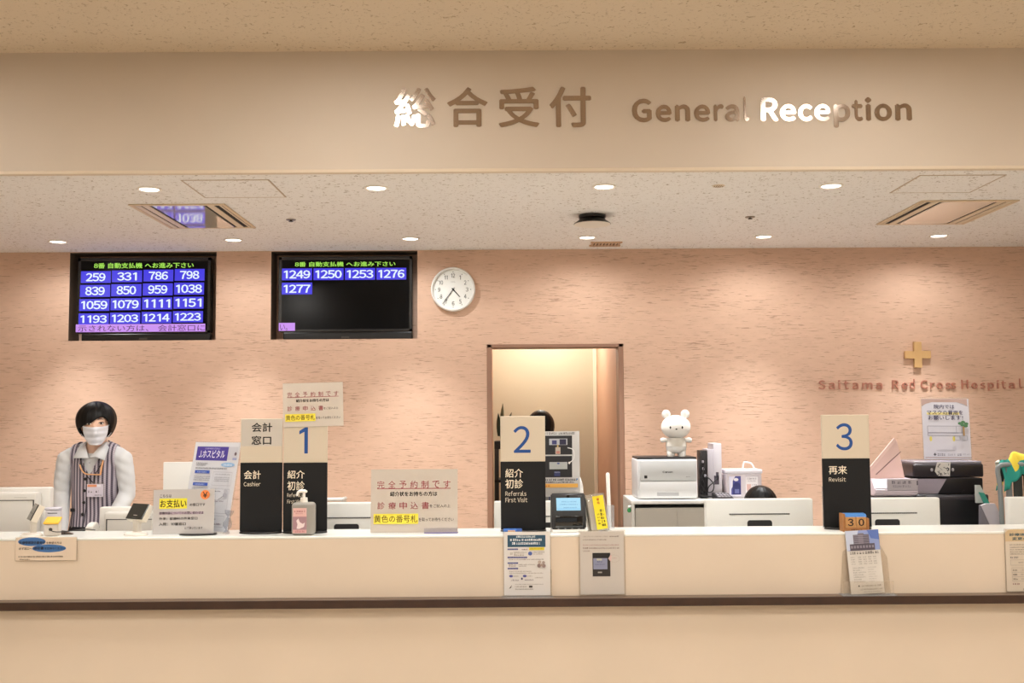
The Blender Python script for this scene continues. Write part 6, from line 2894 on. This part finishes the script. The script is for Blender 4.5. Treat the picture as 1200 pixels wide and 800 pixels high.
def front(px, py, lift=.0):
    """point on the front of the vest behind a frame position, in the person's own space"""
    x, z = HX(px, py), P(px, py, YW).z
    hit = BV.ray_cast(Vector((x, -1, z)), Vector((0, 1, 0)))
    y = hit[0].y if hit[0] else -.10
    return Vector((x, min(y, -.05) - lift, z))


for px, py in ((107.2, 560), (106, 573.5), (105, 587.2), (103.2, 601)):
    b = NB()
    ell(b, front(px, py, .006), (.0085, .005, .0085), 16)
    link('vest_button', b, mat('#141216', 0.3), vest, 60)
b = NB()
tube(b, [front(109.5, 556, .004), front(108.6, 575, .004), front(107.2, 595, .004), front(105.5, 608, .004), front(103, 618, .004)], .0022, 6)
link('front_edge', b, mat('#2e2832', 0.7), vest, 60)
b = NB()
p = front(90.0, 596.5, .002)
box(b, p.x - .014, p.x + .014, p.y - .004, p.y + .01, p.z - .009, p.z + .009, 0, .003, 2)
link('pocket_flap', b, mat('#1b181c', 0.6), vest)

# lanyard, orange strap and name badge
lany = []
b = NB()
tube(b, spline([front(101.5, 536, .010), front(104.5, 546, .012), front(110.5, 557, .012), front(117, 564.5, .012)], 6), .0026, 8)
tube(b, spline([front(128, 536, .010), front(123.5, 546, .012), front(118.5, 556, .012), front(117.6, 564.5, .012)], 6), .0026, 8)
link('lanyard', b, mat('#1f1c20', 0.6), woman, 60)
b = NB()
tube(b, spline([front(101.5, 543.5, .016), front(104, 549.5, .018), front(108.5, 553.6, .018), front(114.5, 554.6, .018), front(124.6, 555, .018)], 6), .0068, 8, 0, .5)
tube(b, spline([front(127.0, 536.5, .014), front(126.0, 545, .018), front(124.6, 555.5, .018)], 6), .0078, 8, 0, .5)
link('orange_strap', b, mat('#eeb27c', 0.6), woman, 60)
p0 = front(119.5, 573, .014)
wb, hb = 18.5 * WK, 14.5 * WK
s = Sheet(110, 566, 128.6, 581, wb, hb, '#d3cad6', .0015)
s.rect(110.6, 566.6, 121, 569.4, '#e0966c')
s.rect(121.6, 566.8, 126, 569.4, '#e4e0e6')
s.fine(111.5, 573.5, 117.5, 576, '#3f3a42')
s.fine(120, 573.5, 123.5, 576, '#3f3a42')
s.fine(119, 578.2, 127.6, 579.6, '#7c7680')
s.done('name_badge', woman, loc=(p0.x, p0.y - .008, p0.z - hb / 2))
b = NB()
box(b, p0.x - wb / 2 - .003, p0.x + wb / 2 + .003, p0.y - .0075 + .002, p0.y - .0035, p0.z - hb / 2 - .003, p0.z + hb / 2 + .010)
link('badge_sleeve', b, M_FILM, woman)

# skirt and shoes
b = NB()
lathe(b, [(.128, .96), (.142, .90), (.155, .80), (.150, .55), (.145, .50), (.135, .50), (.140, .56), (.12, .95)], 40, 0, (0, .018, 0), 1.0, .78)
fixn(b)
link('skirt', b, mat('#17151a', 0.8), woman, 60)
for sd in (-1, 1):
    b = NB()
    capsule(b, (sd * .08, .045, .038), .040, (sd * .086, -.135, .030), .034)
    for v in b.verts:
        v.co.z = max(v.co.z, 0.001)
    link('shoe', b, mat('#18161a', 0.35), woman, 60)


# ------------------------------------------------------------------ two more staff, mostly hidden
def clerk(label, loc, rot, crown, seated, coat, longhair):
    """a clerk whose hair shows; crown = height of the top of the hair"""
    t = thing('person', label, 'person', loc, (0, 0, rot))
    c = Vector((0, 0, crown - .122))
    Mi = Euler((R(8), 0, 0)).to_matrix()
    zs = crown - .305
    zh = zs - .44                               # hips
    b = NB()
    head_shapes(b, c, Mi)
    chain(b, [(0, .02, zs - .03), (0, .02, zs + .03), c + Mi @ Vector((0, .018, -.06))], [.058, .05, .05])
    chain(b, [(-.13, .01, zs - .02), (0, .02, zs), (.13, .01, zs - .02)], [.052, .07, .052], .8)
    chain(b, [(0, .02, zs - .06), (0, .02, zs - .25), (0, .02, zh)], [.105, .1, .115], .75)
    sl = []
    for sd in (-1, 1):
        sh = Vector((sd * .165, .01, zs - .03))
        el_ = Vector((sd * .20, .0, zs - .30))
        wr = Vector((sd * .10, -.24, zs - .34))
        sl.append((sh, el_, wr))
        chain(b, [sh, el_], [.046, .037])
        chain(b, [el_, wr], [.037, .024])
        hand(b, wr, (wr - el_) + Vector((0, -.1, -.02)), sd, .25)
        if seated:
            kn = Vector((sd * .10, -.42, zh + .01))
            chain(b, [(sd * .085, .01, zh), kn], [.085, .058])
            chain(b, [kn, (sd * .10, -.40, .08)], [.056, .038])
            chain(b, [(sd * .10, -.39, .045), (sd * .105, -.55, .03)], [.036, .028])
        else:
            chain(b, [(sd * .08, .02, zh), (sd * .08, .0, zh * .53), (sd * .08, .025, .09)], [.088, .056, .038])
            chain(b, [(sd * .08, .03, .05), (sd * .085, -.13, .03)], [.036, .028])
    link('body', fuse(b, .0075, 5), M_SKIN, t, 80)
    eyes(t, c, Mi)

    def low(phi):
        d = abs(math.degrees(phi))
        if d < 55:
            return .022 + .012 * math.cos(phi * 3)
        if d < 75:
            return .03 - (.03 + longhair) * smoothstep(55, 75, d)
        return -longhair
    hair_shell(t, c + Vector((0, .014, .020)), Mi, .092, .108, .102, .12, low, None, .012, 96, 22)
    b = NB()
    chain(b, [(-.125, .01, zs - .012), (0, .02, zs + .006), (.125, .01, zs - .012)], [.062, .078, .062], .82)
    chain(b, [(0, .02, zs - .06), (0, .02, zs - .25), (0, .02, zh - .02)], [.118, .112, .126], .76)
    for sh, el_, wr in sl:
        chain(b, [sh, el_], [.057, .05])
        chain(b, [el_, el_.lerp(wr, .9)], [.05, .034])
    link('jacket', fuse(b, .0085, 4), mat(coat, 0.8), t, 80)
    b = NB()
    for sd in (-1, 1):
        if seated:
            chain(b, [(sd * .085, .01, zh), (sd * .10, -.42, zh + .01)], [.098, .068])
            chain(b, [(sd * .10, -.42, zh + .01), (sd * .10, -.40, .12)], [.067, .052])
        else:
            chain(b, [(sd * .08, .02, zh - .01), (sd * .08, .0, zh * .53), (sd * .08, .025, .12)], [.10, .068, .052])
    link('trousers', fuse(b, .009, 4), mat('#1d1c22', 0.8), t, 80)
    for sd in (-1, 1):
        b = NB()
        y0 = -.36 if seated else .045
        capsule(b, (sd * .10 if seated else sd * .08, y0, .040), .040, (sd * .105 if seated else sd * .085, y0 - .18, .031), .034)
        for v in b.verts:
            v.co.z = max(v.co.z, .001)
        link('shoe', b, mat('#141316', 0.4), t, 60)
    return t


pc = P(891.6, 568.6, 5.92)
clerk('seated person of whom only glossy black hair shows above the computer by the cabinet', (pc.x, 5.92, 0), 0.0, pc.z, True, '#d6d7da', .10)
pc2 = P(633.5, 480.2, 7.15)
clerk('person standing in the doorway seen from behind, dark hair above sign 2', (pc2.x, 7.15, 0), R(176), pc2.z, False, '#3a4258', .07)

# the stool under the seated clerk
zh = pc.z - .305 - .44
t = thing('swivel_stool', 'dark swivel stool under the seated person behind the computer', 'stool', (pc.x, 5.94, 0))
b = NB()
lathe(b, [(0, zh - .18), (.16, zh - .18), (.185, zh - .16), (.185, zh - .135), (.16, zh - .118), (0, zh - .118)], 32)
link('seat', b, mat('#2c2e34', 0.7), t, 40)
b = NB()
cyl(b, (0, 0, .06), (0, 0, zh - .18), .025, None, 16)
link('column', b, mat('#8a8a8c', 0.3, .8), t, 40)
b = NB()
lathe(b, [(0, 0), (.21, 0), (.21, .012), (.05, .05), (.03, .07), (0, .07)], 36)
link('base', b, mat('#3a3a3e', 0.4), t, 40)
